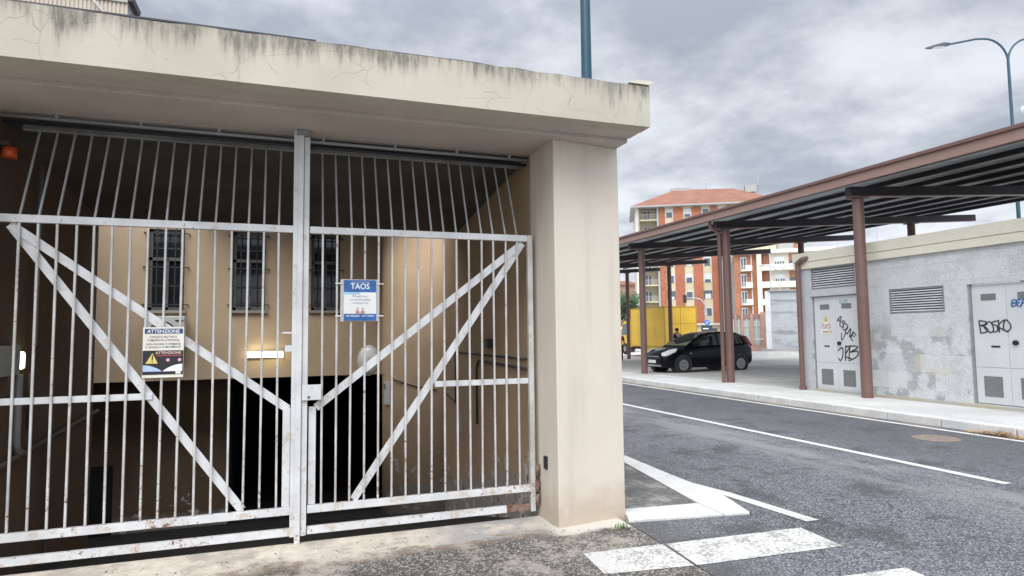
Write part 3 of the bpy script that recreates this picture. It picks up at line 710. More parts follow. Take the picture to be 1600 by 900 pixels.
# pale ribbed sheet on dark purlins running along the street
prof = []; x = .10
while x < 10.8:
    prof += [(x, .20), (x+.16, .20), (x+.185, .235), (x+.235, .235)]; x += .26
dk = MB(); lo, hi = [], []
for yy in (Y0, Y1):
    lo.append([(ex(yy)+p, yy, dz(ex(yy)+p, yy)+h-.07) for p, h in prof]); hi.append([(ex(yy)+p, yy, dz(ex(yy)+p, yy)+h-.05) for p, h in prof])
V = [[dk.bm.verts.new(p) for p in r] for r in (*lo, *hi)]
n = len(prof)
for i in range(n-1):
    dk.bm.faces.new((V[0][i], V[0][i+1], V[1][i+1], V[1][i])); dk.bm.faces.new((V[2][i+1], V[2][i], V[3][i], V[3][i+1]))
    for a, b in ((0, 2), (3, 1)): dk.bm.faces.new((V[a][i+1], V[a][i], V[b][i], V[b][i+1]))
for i in (0, n-1): dk.bm.faces.new((V[0][i], V[1][i], V[3][i], V[2][i]))
dk.build("deck", DECK, t)
for i in range(9):
    p_ = .62+i*1.2
    q0, q1 = Vector((ex(Y0)+p_, Y0+.02, dz(ex(Y0)+p_, Y0)+.015)), Vector((ex(Y1)+p_, Y1-.02, dz(ex(Y1)+p_, Y1)+.015))
    MB().bar(q0+Vector((0, 0, .06)), q1+Vector((0, 0, .06)), .07, .105, (0, 0, 1)).build("purlin", BEAM, t)
MB().hexa([(ex(Y0), Y0, ez(Y0)-.27), (ex(Y0)+.06, Y0, ez(Y0)-.27), (ex(Y1)+.06, Y1, ez(Y1)-.27), (ex(Y1), Y1, ez(Y1)-.27)],
          [(ex(Y0), Y0, ez(Y0)-.085), (ex(Y0)+.06, Y0, ez(Y0)-.085), (ex(Y1)+.06, Y1, ez(Y1)-.085), (ex(Y1), Y1, ez(Y1)-.085)]).build("fascia", BROWNL, t)
MB().hexa([(ex(Y0)-.05, Y0, ez(Y0)-.083), (ex(Y0)+.30, Y0, ez(Y0)-.083), (ex(Y1)+.30, Y1, ez(Y1)-.083), (ex(Y1)-.05, Y1, ez(Y1)-.083)],
          [(ex(Y0)-.05, Y0, ez(Y0)-.012), (ex(Y0)+.30, Y0, ez(Y0)-.012), (ex(Y1)+.30, Y1, ez(Y1)-.012), (ex(Y1)-.05, Y1, ez(Y1)-.012)]).build("eaves_lip", BROWN, t, bevel=.01)
def lamp_strip(): pass
for y in ROWS:
    xf, xb = 11.33+.036*y, 18.55+.040*y
    e = ex(y)+10.75
    bz = lambda x: dz(x, y)-.10
    MB().hexa([(ex(y)+.16, y-.07, bz(ex(y)+.16)-.20), (e, y-.07, bz(e)-.20), (e, y+.07, bz(e)-.20), (ex(y)+.16, y+.07, bz(ex(y)+.16)-.20)],
              [(ex(y)+.16, y-.07, bz(ex(y)+.16)), (e, y-.07, bz(e)), (e, y+.07, bz(e)), (ex(y)+.16, y+.07, bz(ex(y)+.16))]).build("beam", BEAM, t)
    MB().hexa([(ex(y)+.17, y-.09, bz(ex(y)+.17)-.222), (e-.01, y-.09, bz(e)-.222), (e-.01, y+.09, bz(e)-.222), (ex(y)+.17, y+.09, bz(ex(y)+.17)-.222)],
              [(ex(y)+.17, y-.09, bz(ex(y)+.17)-.203), (e-.01, y-.09, bz(e)-.203), (e-.01, y+.09, bz(e)-.203), (ex(y)+.17, y+.09, bz(ex(y)+.17)-.203)]).build("beam_flange", BROWN, t)
    for x, zb in ((xf, .10), (xb, park_z(xb, y)-.1)):
        ztop = bz(x)-.224
        MB().tube([(x, y, zb), (x, y, ztop)], .115, 20).build("column", BROWN, t, smooth=50)
        MB().box(x-.16, x+.16, y-.16, y+.16, ztop-.03, ztop-.002).build("column_cap", BROWN, t)
for y in (15.3, 5.7):
    x = 11.33+.036*y
    MB().tube([(ex(y)+.12, y+.16, ez(y)-.24), (ex(y)+.12, y+.16, ez(y)-.42), (x-.19, y+.06, ez(y)-.62), (x-.19, y+.06, .12)], .055, 12).build("downpipe", BROWN, t, smooth=50)
MB().box(12.05, 12.25, 22.6, 22.9, 4.58, 4.70).build("spot_lamp", TEAL, t)

# ------------------------------------------------------------------ utility building on the right
BX = 12.08
t = thing("utility_building", "grey block utility building with graffitied double doors under the canopy", "building", (14.5, 5, .13))
DO1, DO2 = (11.08, 12.40), (7.20, 8.58)
def bu(y): return 12.75-y
w = MB().wall((BX, 12.75, 0), (0, -1, 0), 18.75, -.1, 3.1, [(bu(DO1[1]), bu(DO1[0]), .145, 2.40), (bu(12.39), bu(11.08), 2.58, 3.09), (bu(DO2[1]), bu(DO2[0]), .2, 2.42), (bu(10.25), bu(9.03), 1.92, 2.44)], .14, (-1, 0, 0))
w.build("wall", BLOCK, t)
MB().box(BX+.01, 17.5, 12.60, 12.75, -.3, 3.098).build("side_wall", BLOCK, t)
MB().box(BX-.025, BX-.002, 12.42, 12.752, .12, 3.098).box(BX-.022, BX-.002, 11.0, 12.418, 2.41, 2.575).build("pilaster", mat("pale_render", (.55, .565, .58), .85, var=.12, scale=2), t)
MB().box(BX-.07, 18, -6, 12.87, 3.103, 3.262).box(BX-.085, 18, -6, 12.885, 3.275, 3.50).box(BX-.06, 18, -6, 12.86, 3.262, 3.275).build("coping", CREAMCOP, t)
MB().box(BX-.018, BX-.001, -6, 12.41, .02, .19).build("plinth", mat("wall_plinth", (.46, .465, .45), .9, var=.3, scale=2, c2=(.5, .44, .3)), t)
MB().tube([(14.2, 9.5, 3.5), (14.2, 9.5, 3.56)], .06, 8).build("roof_vent_stem", BEAM, t)
def louvre(y0, y1, z0, z1, n):
    f = MB()
    for a in ((BX+.02, y0, z0), ):
        f.box(BX+.01, BX+.10, y0+.003, y0+.035, z0+.003, z1-.003).box(BX+.01, BX+.10, y1-.035, y1-.003, z0+.003, z1-.003)
        f.box(BX+.01, BX+.10, y0+.036, y1-.036, z0+.003, z0+.03).box(BX+.01, BX+.10, y0+.036, y1-.036, z1-.03, z1-.003)
    lv = f.build("louvre", STEEL, t)
    s = MB(); h = (z1-z0-.06)/n
    for i in range(n):
        zc = z0+.03+h*(i+.5)
        s.prism([(BX+.004, y0+.037, zc-h*.36), (BX+.010, y0+.037, zc-h*.42), (BX+.052, y0+.037, zc+h*.16), (BX+.046, y0+.037, zc+h*.22)], (0, y1-y0-.074, 0))
    s.build("slats", mat("louvre_slat", (.74, .75, .77), .45, 0), lv)
    MB().box(BX+.115, BX+.135, y0+.004, y1-.004, z0+.004, z1-.004).build("backing", BLACK, lv)
louvre(11.085, 12.385, 2.585, 3.088, 8); louvre(9.035, 10.245, 1.925, 2.435, 9)
def leafdoor(y0, y1, z0, z1, knob, handle_y):
    x = BX+.055
    d = MB().box(x, x+.04, y0, y1, z0, z1).build("door", DOORM, t, bevel=.004)
    wv = (y1-y0); yc = (y0+y1)/2
    for zz0, zz1, f in ((z1-.30, z1-.18, .22), (z0+.13, z0+.50, .27)):
        MB().box(x-.006, x-.001, yc-wv*f, yc+wv*f, zz0, zz1).build("vent", VENTM, d)
    MB().box(x-.003, x-.001, y0+.012, y1-.012, z0+.66, z0+.664).build("seam", VENTM, d)
    MB().box(x-.010, x-.001, handle_y-.075, handle_y+.075, z0+1.03, z0+1.06).build("handle", BLACK, d)
    if knob is not None: MB().tube([(x-.04, knob, z0+1.115), (x-.001, knob, z0+1.115)], .045, 14).build("knob", BLACK, d)
    return d
dA = leafdoor(11.735, 12.375, .165, 2.385, None, 12.03)
dB = leafdoor(11.105, 11.73, .165, 2.385, 11.75-.1, 11.42)
dC = leafdoor(7.93, 8.535, .215, 2.405, None, 8.15)
dD = leafdoor(7.22, 7.925, .215, 2.405, 7.80, 7.55)
for ya, yb, za, zb_ in ((8.54, 8.577, .202, 2.417), (7.203, 7.217, .202, 2.417), (12.378, 12.398, .147, 2.397), (11.083, 11.10, .147, 2.397)):
    MB().box(BX+.03, BX+.10, ya, yb, za, zb_).build("door_frame", STEEL, t)
STROKES = {
 'B': [[(0, 0), (.1, 1)], [(.1, 1), (.6, .95), (.65, .65), (.1, .55), (.7, .45), (.7, .1), (0, 0)]],
 'O': [[(.3, 0), (.05, .3), (.05, .75), (.35, 1), (.68, .75), (.68, .25), (.3, 0)]],
 'S': [[(.75, .9), (.35, 1), (.1, .75), (.6, .45), (.6, .1), (.1, 0)]],
 'K': [[(.05, 0), (.12, 1)], [(.7, 1), (.12, .45), (.75, 0)]],
 'A': [[(0, 0), (.35, 1), (.7, 0)], [(.1, .35), (.6, .35)]],
 'L': [[(.1, 1), (.05, 0), (.6, .05)]], 'N': [[(0, 0), (.1, 1), (.6, 0), (.7, 1)]],
 'E': [[(.65, 1), (.1, .9), (.05, .05), (.7, 0)], [(.08, .5), (.5, .55)]],
 'J': [[(0, .85), (.35, 1), (.4, .3), (.15, 0), (-.05, .2)]], 'V': [[(0, 1), (.3, 0), (.65, 1)]],
}
def spray(body, org, u, v, h, parent, m, r=.011, adv=.8, skew=0.):
    g = MB(); u, v, org = Vector(u).normalized(), Vector(v).normalized(), Vector(org)
    cx = 0
    for i, ch in enumerate(body):
        for st in STROKES.get(ch, []):
            pts = [org+u*((cx+p[0]+skew*p[1]+random.uniform(-.09, .09))*h)+v*((p[1]+random.uniform(-.1, .1))*h) for p in st]
            P_ = [pts[0]]+pts+[pts[-1]]; sm = []
            for i in range(1, len(P_)-2):
                a, b, c, d = P_[i-1:i+3]
                for q in range(5):
                    x_ = q/5; sm.append(.5*((2*b)+(c-a)*x_+(2*a-5*b+4*c-d)*x_**2+(3*b-a-3*c+d)*x_**3))
            g.tube(sm+[pts[-1]], r, 6)
        cx += adv
    return g.build("graffiti", m, parent)
fx = BX+.052
spray("BOSKO", (fx, 8.42, 1.52), (0, -1, .02), (0, .08, 1), .20, dC, SPRAY, .011, .53)
spray("BEASO", (fx, 7.84, 1.97), (0, -1, .06), (0, -.1, 1), .12, dD, SPRAYB, .012, .7)
spray("ASOLNE", (fx, 11.71, 1.80), (0, -1, -1.05), (0, -.75, 1), .16, dB, SPRAY, .011, .66)
spray("JKB", (fx, 11.70, .86), (0, -1, .16), (0, -.05, 1), .31, dB, SPRAY, .013, .50)
spray("V", (fx, 11.66, 1.36), (0, -1, -.3), (0, -.3, 1), .2, dB, SPRAY, .009)
spray("BENO", (fx, 11.62, 2.21), (0, -1, .05), (0, 0, 1), .07, dB, SPRAYG, .006, .9)
# danger sticker
MB().poly([(fx, 12.22, 1.50), (fx, 11.86, 1.50), (fx, 11.94, 1.74), (fx, 12.03, 1.96), (fx, 12.12, 1.74)]).build("sticker", WP, dA)
MB().poly([(fx-.002, 12.09, 1.79), (fx-.002, 11.97, 1.79), (fx-.002, 12.03, 1.95)]).build("sticker_triangle", mat("amber_print", (.75, .45, .06), .5, bmp=0), dA)
g = MB()
for y in (12.09, 11.96): g.tube([(fx-.003, y+.055*math.cos(a), 1.68+.055*math.sin(a)) for a in [i*math.pi/8 for i in range(17)]], .007, 5); g.tube([(fx-.003, y-.04, 1.64), (fx-.003, y+.04, 1.72)], .006, 5)
g.box(fx-.004, fx-.002, 11.95, 12.13, 1.535, 1.565).build("sticker_marks", mat("red_mark", (.55, .22, .18), .5, bmp=0), dA)
MB().box(fx-.004, fx-.002, 11.87, 11.93, 1.52, 1.58).build("sticker_corner", mat("yellow_print", None), dA)
o = MB().tube([(BX-.02, 12.36, 3.37), (BX-.15, 12.50, 3.33), (BX-.14, 12.66, 3.26), (BX-.13, 12.66, 3.1), (BX-.13, 12.66, .16)], .06, 14)
o.tube([(BX-.13, 12.66, .13), (BX-.13, 12.66, .22)], .085, 12)
tag(o.build("downpipe", BROWN, smooth=50), "brown downpipe at the left corner of the utility building", "pipe")
o = thing("roof_vent", "small dark domed vent on the utility building roof", "vent", (15.0, 12.2, 3.5))
MB().tube([(14.9, 11.6, 3.5), (14.9, 11.6, 3.74)], .06, 8).build("stem", BEAM, o)
rg = [[(14.9+.26*math.cos(b)*math.cos(a), 11.6+.26*math.cos(b)*math.sin(a), 3.74+.13*math.sin(b)) for a in [i*math.pi/8 for i in range(16)]] for b in (0, .5, 1.0, 1.4)]
MB().rings(rg).build("dome", BEAM, o)

# ------------------------------------------------------------------ street lamps
def street_lamp(label, loc, H, arms, r0, r1, m, rz=0., reach=2.1, rise=.9):
    t = thing("street_lamp", label, "street lamp", loc, rz, "teal street lamps")
    MB().tube([(0, 0, -.4), (0, 0, H*.4), (0, 0, H)], [r0, (r0+r1)/2+.005, r1], 16).build("pole", m, t, local=True, smooth=50)
    MB().tube([(0, 0, 0), (0, 0, .25)], r0*1.35, 16).build("base_collar", m, t, local=True, smooth=50)
    for s in arms:
        pts = [(0, 0, H-.02)]
        for i in range(1, 9):
            a = i/8*math.pi/2; pts.append((s*rise*(1-math.cos(a))*.95, 0, H-.02+rise*math.sin(a)))
        pts += [(s*(rise*.95+.3), 0, H-.02+rise-.01), (s*reach, 0, H-.02+rise-.20)]
        MB().tube(pts, r1*.8, 10).build("arm", m, t, local=True, smooth=50)
        z = H-.02+rise-.20
        hd = MB().rings([[(s*(reach-.05), y, z+d) for y, d in ((-.05, -.03), (.05, -.03), (.05, .05), (-.05, .05))], [(s*(reach+.2), y, z-.02+d) for y, d in ((-.13, -.04), (.13, -.04), (.11, .06), (-.11, .06))],
                         [(s*(reach+.62), y, z-.09+d) for y, d in ((-.11, -.03), (.11, -.03), (.09, .03), (-.09, .03))], [(s*(reach+.8), y, z-.12+d) for y, d in ((-.03, -.01), (.03, -.01), (.03, .01), (-.03, .01))]], False)
        hd = hd.build("lamp_head", mat("lamp_head_paint", (.05, .06, .08), .4), t, local=True)
        MB().box(*sorted((s*(reach+.18), s*(reach+.55))), -.09, .09, z-.105, z-.08).build("lens", mat("lamp_lens", (.6, .62, .65), .2), hd, local=True)
    return t
street_lamp("thick teal street lamp pole rising behind the gateway roof", (3.94, 8.0, .02), 9.5, (-1, 1), .088, .06, TEAL, rad(-20))
p = far(1582, 195, 22); street_lamp("slim teal street lamp with two curved arms beyond the canopy", (p.x, p.y, park_z(p.x, p.y)), 11.0-.15, (-1, 1), .075, .045, TEALD, rad(-19), 2.1, .85)
p = far(1604, 171, 20)
t = thing("street_lamp", "white lamp head just above the canopy fascia at its near end", "street lamp", (p.x+.9, p.y+.5, park_z(p.x, p.y)))
MB().tube([(p.x+.9, p.y+.5, 0), (p.x+.9, p.y+.5, p.z)], [.07, .04], 12).build("pole", OFFWHITE, t, smooth=50)
MB().tube([(p.x-.19, p.y, p.z), (p.x, p.y+.05, p.z+.03), (p.x+.3, p.y+.15, p.z+.06), (p.x+.9, p.y+.5, p.z)], [.05, .12, .1, .03], 12).build("lamp_head", OFFWHITE, t, smooth=50)

# ------------------------------------------------------------------ black hatchback
CARPAINT = mat("black_car_paint", (.003, .0035, .006), .2, var=.05, fvar=0, bmp=0, spec=.22, world=False)
TYRE = mat("tyre_rubber", (.022, .022, .024), .85, bmp=0); RIM = mat("wheel_rim", (.42, .43, .45), .35, .7, bmp=0); CHROME = mat("chrome", (.62, .63, .65), .2, .9, bmp=0)
p = onz(1097, 582, .09)
t = thing("car", "black hatchback parked beyond the canopy columns in front of the yellow truck", "car", (p.x+.35, p.y+.75, .085), rad(-19.178+180+20))
BODY = [(2.00, .30, .56, .52), (1.95, .22, .66, .68), (1.75, .19, .76, .775), (1.35, .19, .87, .82), (1.0, .19, .945, .835), (.3, .19, .965, .84), (-.5, .19, .985, .845), (-1.3, .19, 1.01, .835), (-1.72, .22, 1.01, .80), (-1.93, .28, .93, .73), (-2.0, .36, .78, .62)]
def section(x, zb, zt, hw):
    h = zt-zb
    half = [(0, zb), (hw*.82, zb), (hw*.96, zb+.12*h), (hw, zb+.42*h), (hw*.985, zb+.74*h), (hw*.93, zb+.93*h), (hw*.82, zt), (0, zt+.015)]
    return [(x, y, z) for y, z in half]+[(x, -y, z) for y, z in half[-2:0:-1]]
body = MB().rings([section(*s_) for s_ in BODY]).build("body", CARPAINT, t, local=True, smooth=35)
GH = [(1.02, .955, .74, .74), (.62, 1.20, .70, .655), (.22, 1.40, .68, .59), (-.15, 1.475, .68, .575), (-.75, 1.49, .68, .575), (-1.35, 1.45, .67, .56), (-1.68, 1.36, .66, .53), (-1.92, 1.00, .64, .60)]
def gsec(x, zt, hb, ht):
    zb = .93
    half = [(0, zb), (hb+.04, zb), (hb+.02, zb+.02), (ht+.03, zt-.06), (ht-.04, zt), (0, zt+.02)]
    return [(x, y, z) for y, z in half]+[(x, -y, z) for y, z in half[-2:0:-1]]
MB().rings([gsec(*s_) for s_ in GH]).build("roof", CARPAINT, t, local=True, smooth=30)
CGL = glass_dark("car_glass", (.012, .016, .018), .04)
ws = MB().rings([[(.975+.02, y, .985+.01), (.215+.02, y*.79, 1.385+.02), (.20, y*.79, 1.375), (.95, y, .975)] for y in (-.66, 0, .66)], False); ws.build("windscreen", glass_dark("windscreen_glass", (.16, .16, .09), .05), t, local=True)
for s in (1, -1):
    def sp(x, z): # point on the tumblehome of the greenhouse side
        for a, b in zip(GH, GH[1:]):
            if b[0] <= x <= a[0]:
                k_ = (a[0]-x)/(a[0]-b[0]); zt = a[1]+(b[1]-a[1])*k_; hb = a[2]+(b[2]-a[2])*k_; ht = a[3]+(b[3]-a[3])*k_
                f_ = (z-.95)/max(.05, zt-.06-.95); return (x, s*(hb+.02+(ht+.03-hb-.02)*f_+.008), z)
    for pts in ([(.60, .99), (.18, 1.28), (-.10, 1.385), (-.38, 1.405), (-.38, .99)], [(-.46, .99), (-.46, 1.405), (-.95, 1.41), (-1.12, .99)], [(-1.22, 1.02), (-1.08, 1.38), (-1.42, 1.35), (-1.58, 1.06)]):
        q = [Vector(sp(*c)) for c in pts]; MB().prism(q, (0, s*.004, 0)).build("side_window", CGL, t, local=True)
    MB().rings([[(x, s*y, z+d) for y, d in ((.80, -.05), (.98, -.05), (.98, .07), (.80, .07))] for x, z in ((.55, 1.02), (.68, 1.02))], False).build("wing_mirror", CARPAINT, t, .015, True)
    MB().prism([(1.91, s*.58, .60), (1.83, s*.735, .62), (1.50, s*.815, .77), (1.38, s*.74, .875), (1.60, s*.60, .83), (1.88, s*.50, .71)], (.05, s*.02, .03)).build("headlight", mat("headlight_glass", (.70, .72, .73), .15, bmp=0), t, .008, True)
    MB().prism([(-1.55, s*.665, 1.34), (-1.72, s*.66, 1.30), (-1.93, s*.69, .98), (-1.90, s*.70, .92), (-1.72, s*.70, 1.10)], (-.03, s*.02, 0)).build("tail_light", mat("tail_red", (.35, .03, .03), .2, bmp=0), t, local=True)
    MB().box(1.78, 1.86, *sorted((s*.56, s*.68)), .36, .42).build("fog_lamp", CHROME, t, .01, True)
    MB().box(.85, .91, *sorted((s*.838, s*.846)), .70, .73).build("side_marker", CHROME, t, local=True)
    for x, r in ((1.21, .31), (-1.30, .31)):
        MB().tube([(x, s*.55, r), (x, s*.838, r)], .365, 28, False).build("wheel_arch", BLACK, t, local=True)
        wl = MB().tube([(x, s*.64, r-.01), (x, s*.66, r-.01), (x, s*.835, r-.01), (x, s*.853, r-.01)], [.27, .298, .298, .27], 32).build("wheel", TYRE, t, local=True, smooth=40)
        MB().tube([(x, s*.80, r-.01), (x, s*.858, r-.01)], .195, 28).build("rim", RIM, wl, local=True, smooth=40)
        g = MB()
        for i in range(11):
            a = i*2*math.pi/11; g.bar((x+.05*math.cos(a), s*.861, r-.01+.05*math.sin(a)), (x+.185*math.cos(a), s*.861, r-.01+.185*math.sin(a)), .014, .006, (0, 1, 0))
        g.build("spokes", BLACK, wl, local=True)
gr = MB().rings([[(1.955, y, .50), (1.99, y, .50), (1.985, y, .62), (1.93, y, .64)] for y in (-.42, .42)], False); gr.build("grille", CHROME, t, local=True)
MB().rings([[(1.93, y, .24), (1.985, y, .25), (2.005, y, .31), (1.95, y, .33)] for y in (-.58, .58)], False).build("bumper_lip", CHROME, t, local=True)
MB().rings([[(2.0, y, .37), (2.015, y, .37), (2.01, y, .48), (1.99, y, .48)] for y in (-.26, .26)], False).build("number_plate", WP, t, local=True)
MB().rings([[(2.016, y, .372), (2.018, y, .372), (2.013, y, .478), (2.011, y, .478)] for y in (-.26, -.21)], False).build("plate_band", BLUE, t, local=True)
for y in (.35,): MB().bar((.98, -.5, .985), (1.0, .45, .99), .02, .02).build("wiper", BLACK, t, local=True)
MB().tube([(-.9, 0, 1.49), (-1.1, 0, 1.72)], .006, 6).build("aerial", BLACK, t, local=True)

# ------------------------------------------------------------------ yellow box truck and white van
YEL = mat("yellow_truck_paint", (.90, .56, .06), .5, var=.12, scale=1.2, fine=8, fvar=.05, bmp=0, world=False)
p = far(1040, 563, 41)
gz = park_z(p.x, p.y)
t = thing("truck", "yellow box truck parked behind the black car", "truck", (p.x, p.y, gz), rad(-19.178+107))
# local: +x towards the cab, rear near corner at the origin
L, W = 4.6, 2.35
MB().box(0, L, -W, 0, .66, 3.23).build("cargo_box", YEL, t, .03, True)
tr = MB()
for x in (.0, L-.06):
    for y in (-W-.012, -.05): tr.box(x-.012, x+.07, y, y+.062, .62, 3.26)
tr.box(0, L, -.002, .015, 3.17, 3.25).box(0, L, -.002, .015, .62, .7).box(-.014, -.002, -W, 0, 3.16, 3.25).box(-.014, -.002, -W/2-.015, -W/2+.015, .7, 3.16).box(-.014, -.002, -W, 0, 2.12, 2.145)
for x in (1.15, 2.3, 3.45): tr.box(x-.012, x+.012, .0005, .006, .7, 3.17)
tr.build("trim", mat("yellow_trim", (.58, .37, .05), .5, bmp=0), t, local=True)
MB().box(.1, L+1.6, -W+.5, -.5, .42, .64).build("chassis", BLACK, t, local=True)
MB().box(.6, 3.0, -.22, -.05, .28, .62).box(.05, .12, -W+.1, -.1, .34, .5).build("side_locker", YEL, t, .02, True)
cabp = [(L+.12, .55), (L+1.85, .55), (L+1.9, 1.25), (L+1.62, 2.2), (L+1.3, 2.4), (L+.12, 2.4)]
cb = MB().prism([(x, -.12, z) for x, z in cabp], (0, -W+.24, 0)).build("cab", YEL, t, .04, True)
for y in (-.105, -W+.105): MB().prism([(L+.55, y, 1.45), (L+1.66, y, 1.42), (L+1.45, y, 2.2), (L+.55, y, 2.2)], (0, .008 if y > -1 else -.008, 0)).build("window", glass_dark("cab_glass", (.12, .17, .17)), cb, local=True)
MB().prism([(L+1.885, -.3, 1.33), (L+1.885, -W+.3, 1.33), (L+1.66, -W+.35, 2.2), (L+1.66, -.35, 2.2)], (.02, 0, .01)).build("windscreen", CGL, cb, local=True)
for x in (1.0, L+1.2):
    for y in (-.1, -W+.32): wl = MB().tube([(x, y-.22, .42), (x, y, .42)], .42, 24).build("wheel", TYRE, t, local=True, smooth=40); MB().tube([(x, y-.23, .42), (x, y+.01, .42)], .2, 18).build("rim", mat("steel_rim", (.35, .35, .33), .6, bmp=0), wl, local=True, smooth=40)
for y in (-.3, -W+.3): MB().box(-.02, .03, y-.15, y+.15, .68, .8).build("tail_light", mat("tail_red", None), t, local=True)
MB().box(-.02, .0, -1.4, -.95, .52, .62).build("number_plate", WP, t, local=True)

p = far(973, 527, 58)
t = thing("van", "white van half hidden between the pillar and a canopy column", "van", (p.x-1.0, p.y, park_z(p.x, p.y)), rad(-19.178+180))
VW = mat("white_van_paint", (.74, .76, .76), .35, bmp=0, world=False)
vp = [(-2.4, .45), (2.3, .45), (2.45, .95), (1.75, 1.25), (1.2, 2.15), (.9, 2.3), (-2.4, 2.3)]
MB().prism([(x, -.9, z) for x, z in vp], (0, 1.8, 0)).build("body", VW, t, .06, True)
for y in (-.905, .897): MB().prism([(1.5, y, 1.3), (1.05, y, 2.0), (.2, y, 2.0), (.2, y, 1.3)], (0, .008, 0)).build("side_window", CGL, t, local=True); MB().prism([(-.1, y, 1.3), (-.1, y, 2.0), (-2.1, y, 2.0), (-2.1, y, 1.3)], (0, .008, 0)).build("side_window", CGL, t, local=True)
for x in (1.55, -1.5):
    for y in (-.92, .72): MB().tube([(x, y, .33), (x, y+.2, .33)], .33, 20).build("wheel", TYRE, t, local=True, smooth=40)

# ------------------------------------------------------------------ people
def person(label, loc, rz, H, shirt, legs, hair, skin=(.45, .28, .2), arm_bend=0.0):
    t = thing("person", label, "person", loc, rz, "people standing by the truck")
    k = H/1.75
    J = {"pelvis": (0, 0, .93), "belly": (0, .0, 1.08), "chest": (0, .01, 1.30), "neck": (0, 0, 1.46), "head": (0, .02, 1.58), "top": (0, .015, 1.72)}
    E_ = [("pelvis", "belly"), ("belly", "chest"), ("chest", "neck"), ("neck", "head"), ("head", "top")]
    R_ = {"pelvis": .15, "belly": .135, "chest": .155, "neck": .058, "head": .095, "top": .055}
    for s, n_ in ((1, "l"), (-1, "r")):
        J.update({n_+"sh": (s*.19, 0, 1.40), n_+"el": (s*.25, .03+.05*arm_bend, 1.13), n_+"wr": (s*.24, .10+.2*arm_bend, .90+.12*arm_bend), n_+"pa": (s*.235, .13+.22*arm_bend, .83+.12*arm_bend),
                  n_+"hip": (s*.095, 0, .88), n_+"kn": (s*.11, .02, .50), n_+"an": (s*.12, -.02, .09), n_+"toe": (s*.14, .15, .035)})
        R_.update({n_+"sh": .068, n_+"el": .047, n_+"wr": .032, n_+"pa": .038, n_+"hip": .095, n_+"kn": .062, n_+"an": .045, n_+"toe": .038})
        E_ += [("chest", n_+"sh"), (n_+"sh", n_+"el"), (n_+"el", n_+"wr"), (n_+"wr", n_+"pa"), ("pelvis", n_+"hip"), (n_+"hip", n_+"kn"), (n_+"kn", n_+"an"), (n_+"an", n_+"toe")]
        for i, (dx, ln) in enumerate(((-.028, .075), (-.01, .085), (.01, .08), (.028, .065))):
            a = J[n_+"pa"]; J[f"{n_}f{i}"] = (a[0]+s*.005, a[1]+dx*1.0+.01, a[2]-.04); J[f"{n_}g{i}"] = (a[0]-s*.012, a[1]+dx+.02, a[2]-ln)
            R_[f"{n_}f{i}"] = R_[f"{n_}g{i}"] = .009; E_ += [(n_+"pa", f"{n_}f{i}"), (f"{n_}f{i}", f"{n_}g{i}")]
        a = J[n_+"pa"]; J[n_+"th"] = (a[0]-s*.02, a[1]+.055, a[2]-.03); R_[n_+"th"] = .010; E_.append((n_+"pa", n_+"th"))
    def skin_mesh(name, keys, m, grow, par):
        ks = [q for q in J if q in keys]; ix = {q: i for i, q in enumerate(ks)}
        me = bpy.data.meshes.new(name); me.from_pydata([tuple(c*k for c in J[q]) for q in ks], [(ix[a], ix[b]) for a, b in E_ if a in ix and b in ix], [])
        o = bpy.data.objects.new(name, me); COL.objects.link(o); o.parent = par; FRAME[o.name] = FRAME[par.name]
        md = o.modifiers.new("skin", 'SKIN'); sv = me.skin_vertices[0].data
        for q in ks: r = R_[q]*k+grow; sv[ix[q]].radius = (r, r*(.72 if q in ("pelvis", "belly", "chest") else 1)); sv[ix[q]].use_root = (q == ks[0])
        sb = o.modifiers.new("subsurf", 'SUBSURF'); sb.levels = sb.render_levels = 1
        me.materials.append(m); return o
    bd = skin_mesh("body", set(J), mat("skin_%d" % int(skin[0]*100), skin, .6, bmp=0), 0, t)
    skin_mesh("shirt", {"belly", "chest", "lsh", "rsh", "lel", "rel", "pelvis"}, shirt, .014, bd)
    skin_mesh("trousers", {"pelvis", "lhip", "rhip", "lkn", "rkn", "lan", "ran"}, legs, .016, bd)
    hp = MB().rings([[((.105*math.cos(b))*math.cos(a)*k, (.115*math.cos(b)*math.sin(a)-.005)*k, (1.635+.115*math.sin(b))*k) for a in [i*math.pi/8 for i in range(16)]] for b in (-.35, 0, .4, .8, 1.2, 1.5)])
    hp.build("hair", hair, bd, local=True)
    fc = MB()
    for s in (1, -1): fc.box(s*.035-.012, s*.035+.012, .105, .118, 1.60, 1.612)
    fc.prism([(-.012, .105, 1.565), (.012, .105, 1.565), (0, .105, 1.60)], (0, .025, -.003)).box(-.022, .022, .10, .113, 1.53, 1.538)
    fc.bm.transform(Matrix.Scale(k, 4)); fc.build("face_features", mat("dark_features", (.12, .06, .05), .6, bmp=0), bd, local=True)
    return t
DKHAIR = mat("dark_hair", (.015, .012, .01), .7, bmp=0)
p = far(970, 561, 36); person("person in a dark red top and dark trousers by the truck cab", (p.x-.05, p.y, park_z(p.x, p.y)), rad(150), 1.72, mat("red_cloth", (.22, .02, .03), .9, bmp=0), mat("dark_cloth", (.015, .015, .02), .9, bmp=0), DKHAIR)
p = far(1059, 560, 36); person("dark haired person standing behind the black car", (p.x, p.y, park_z(p.x, p.y)), rad(190), 1.78, mat("navy_cloth", (.02, .022, .035), .9, bmp=0), mat("dark_cloth", None), DKHAIR)

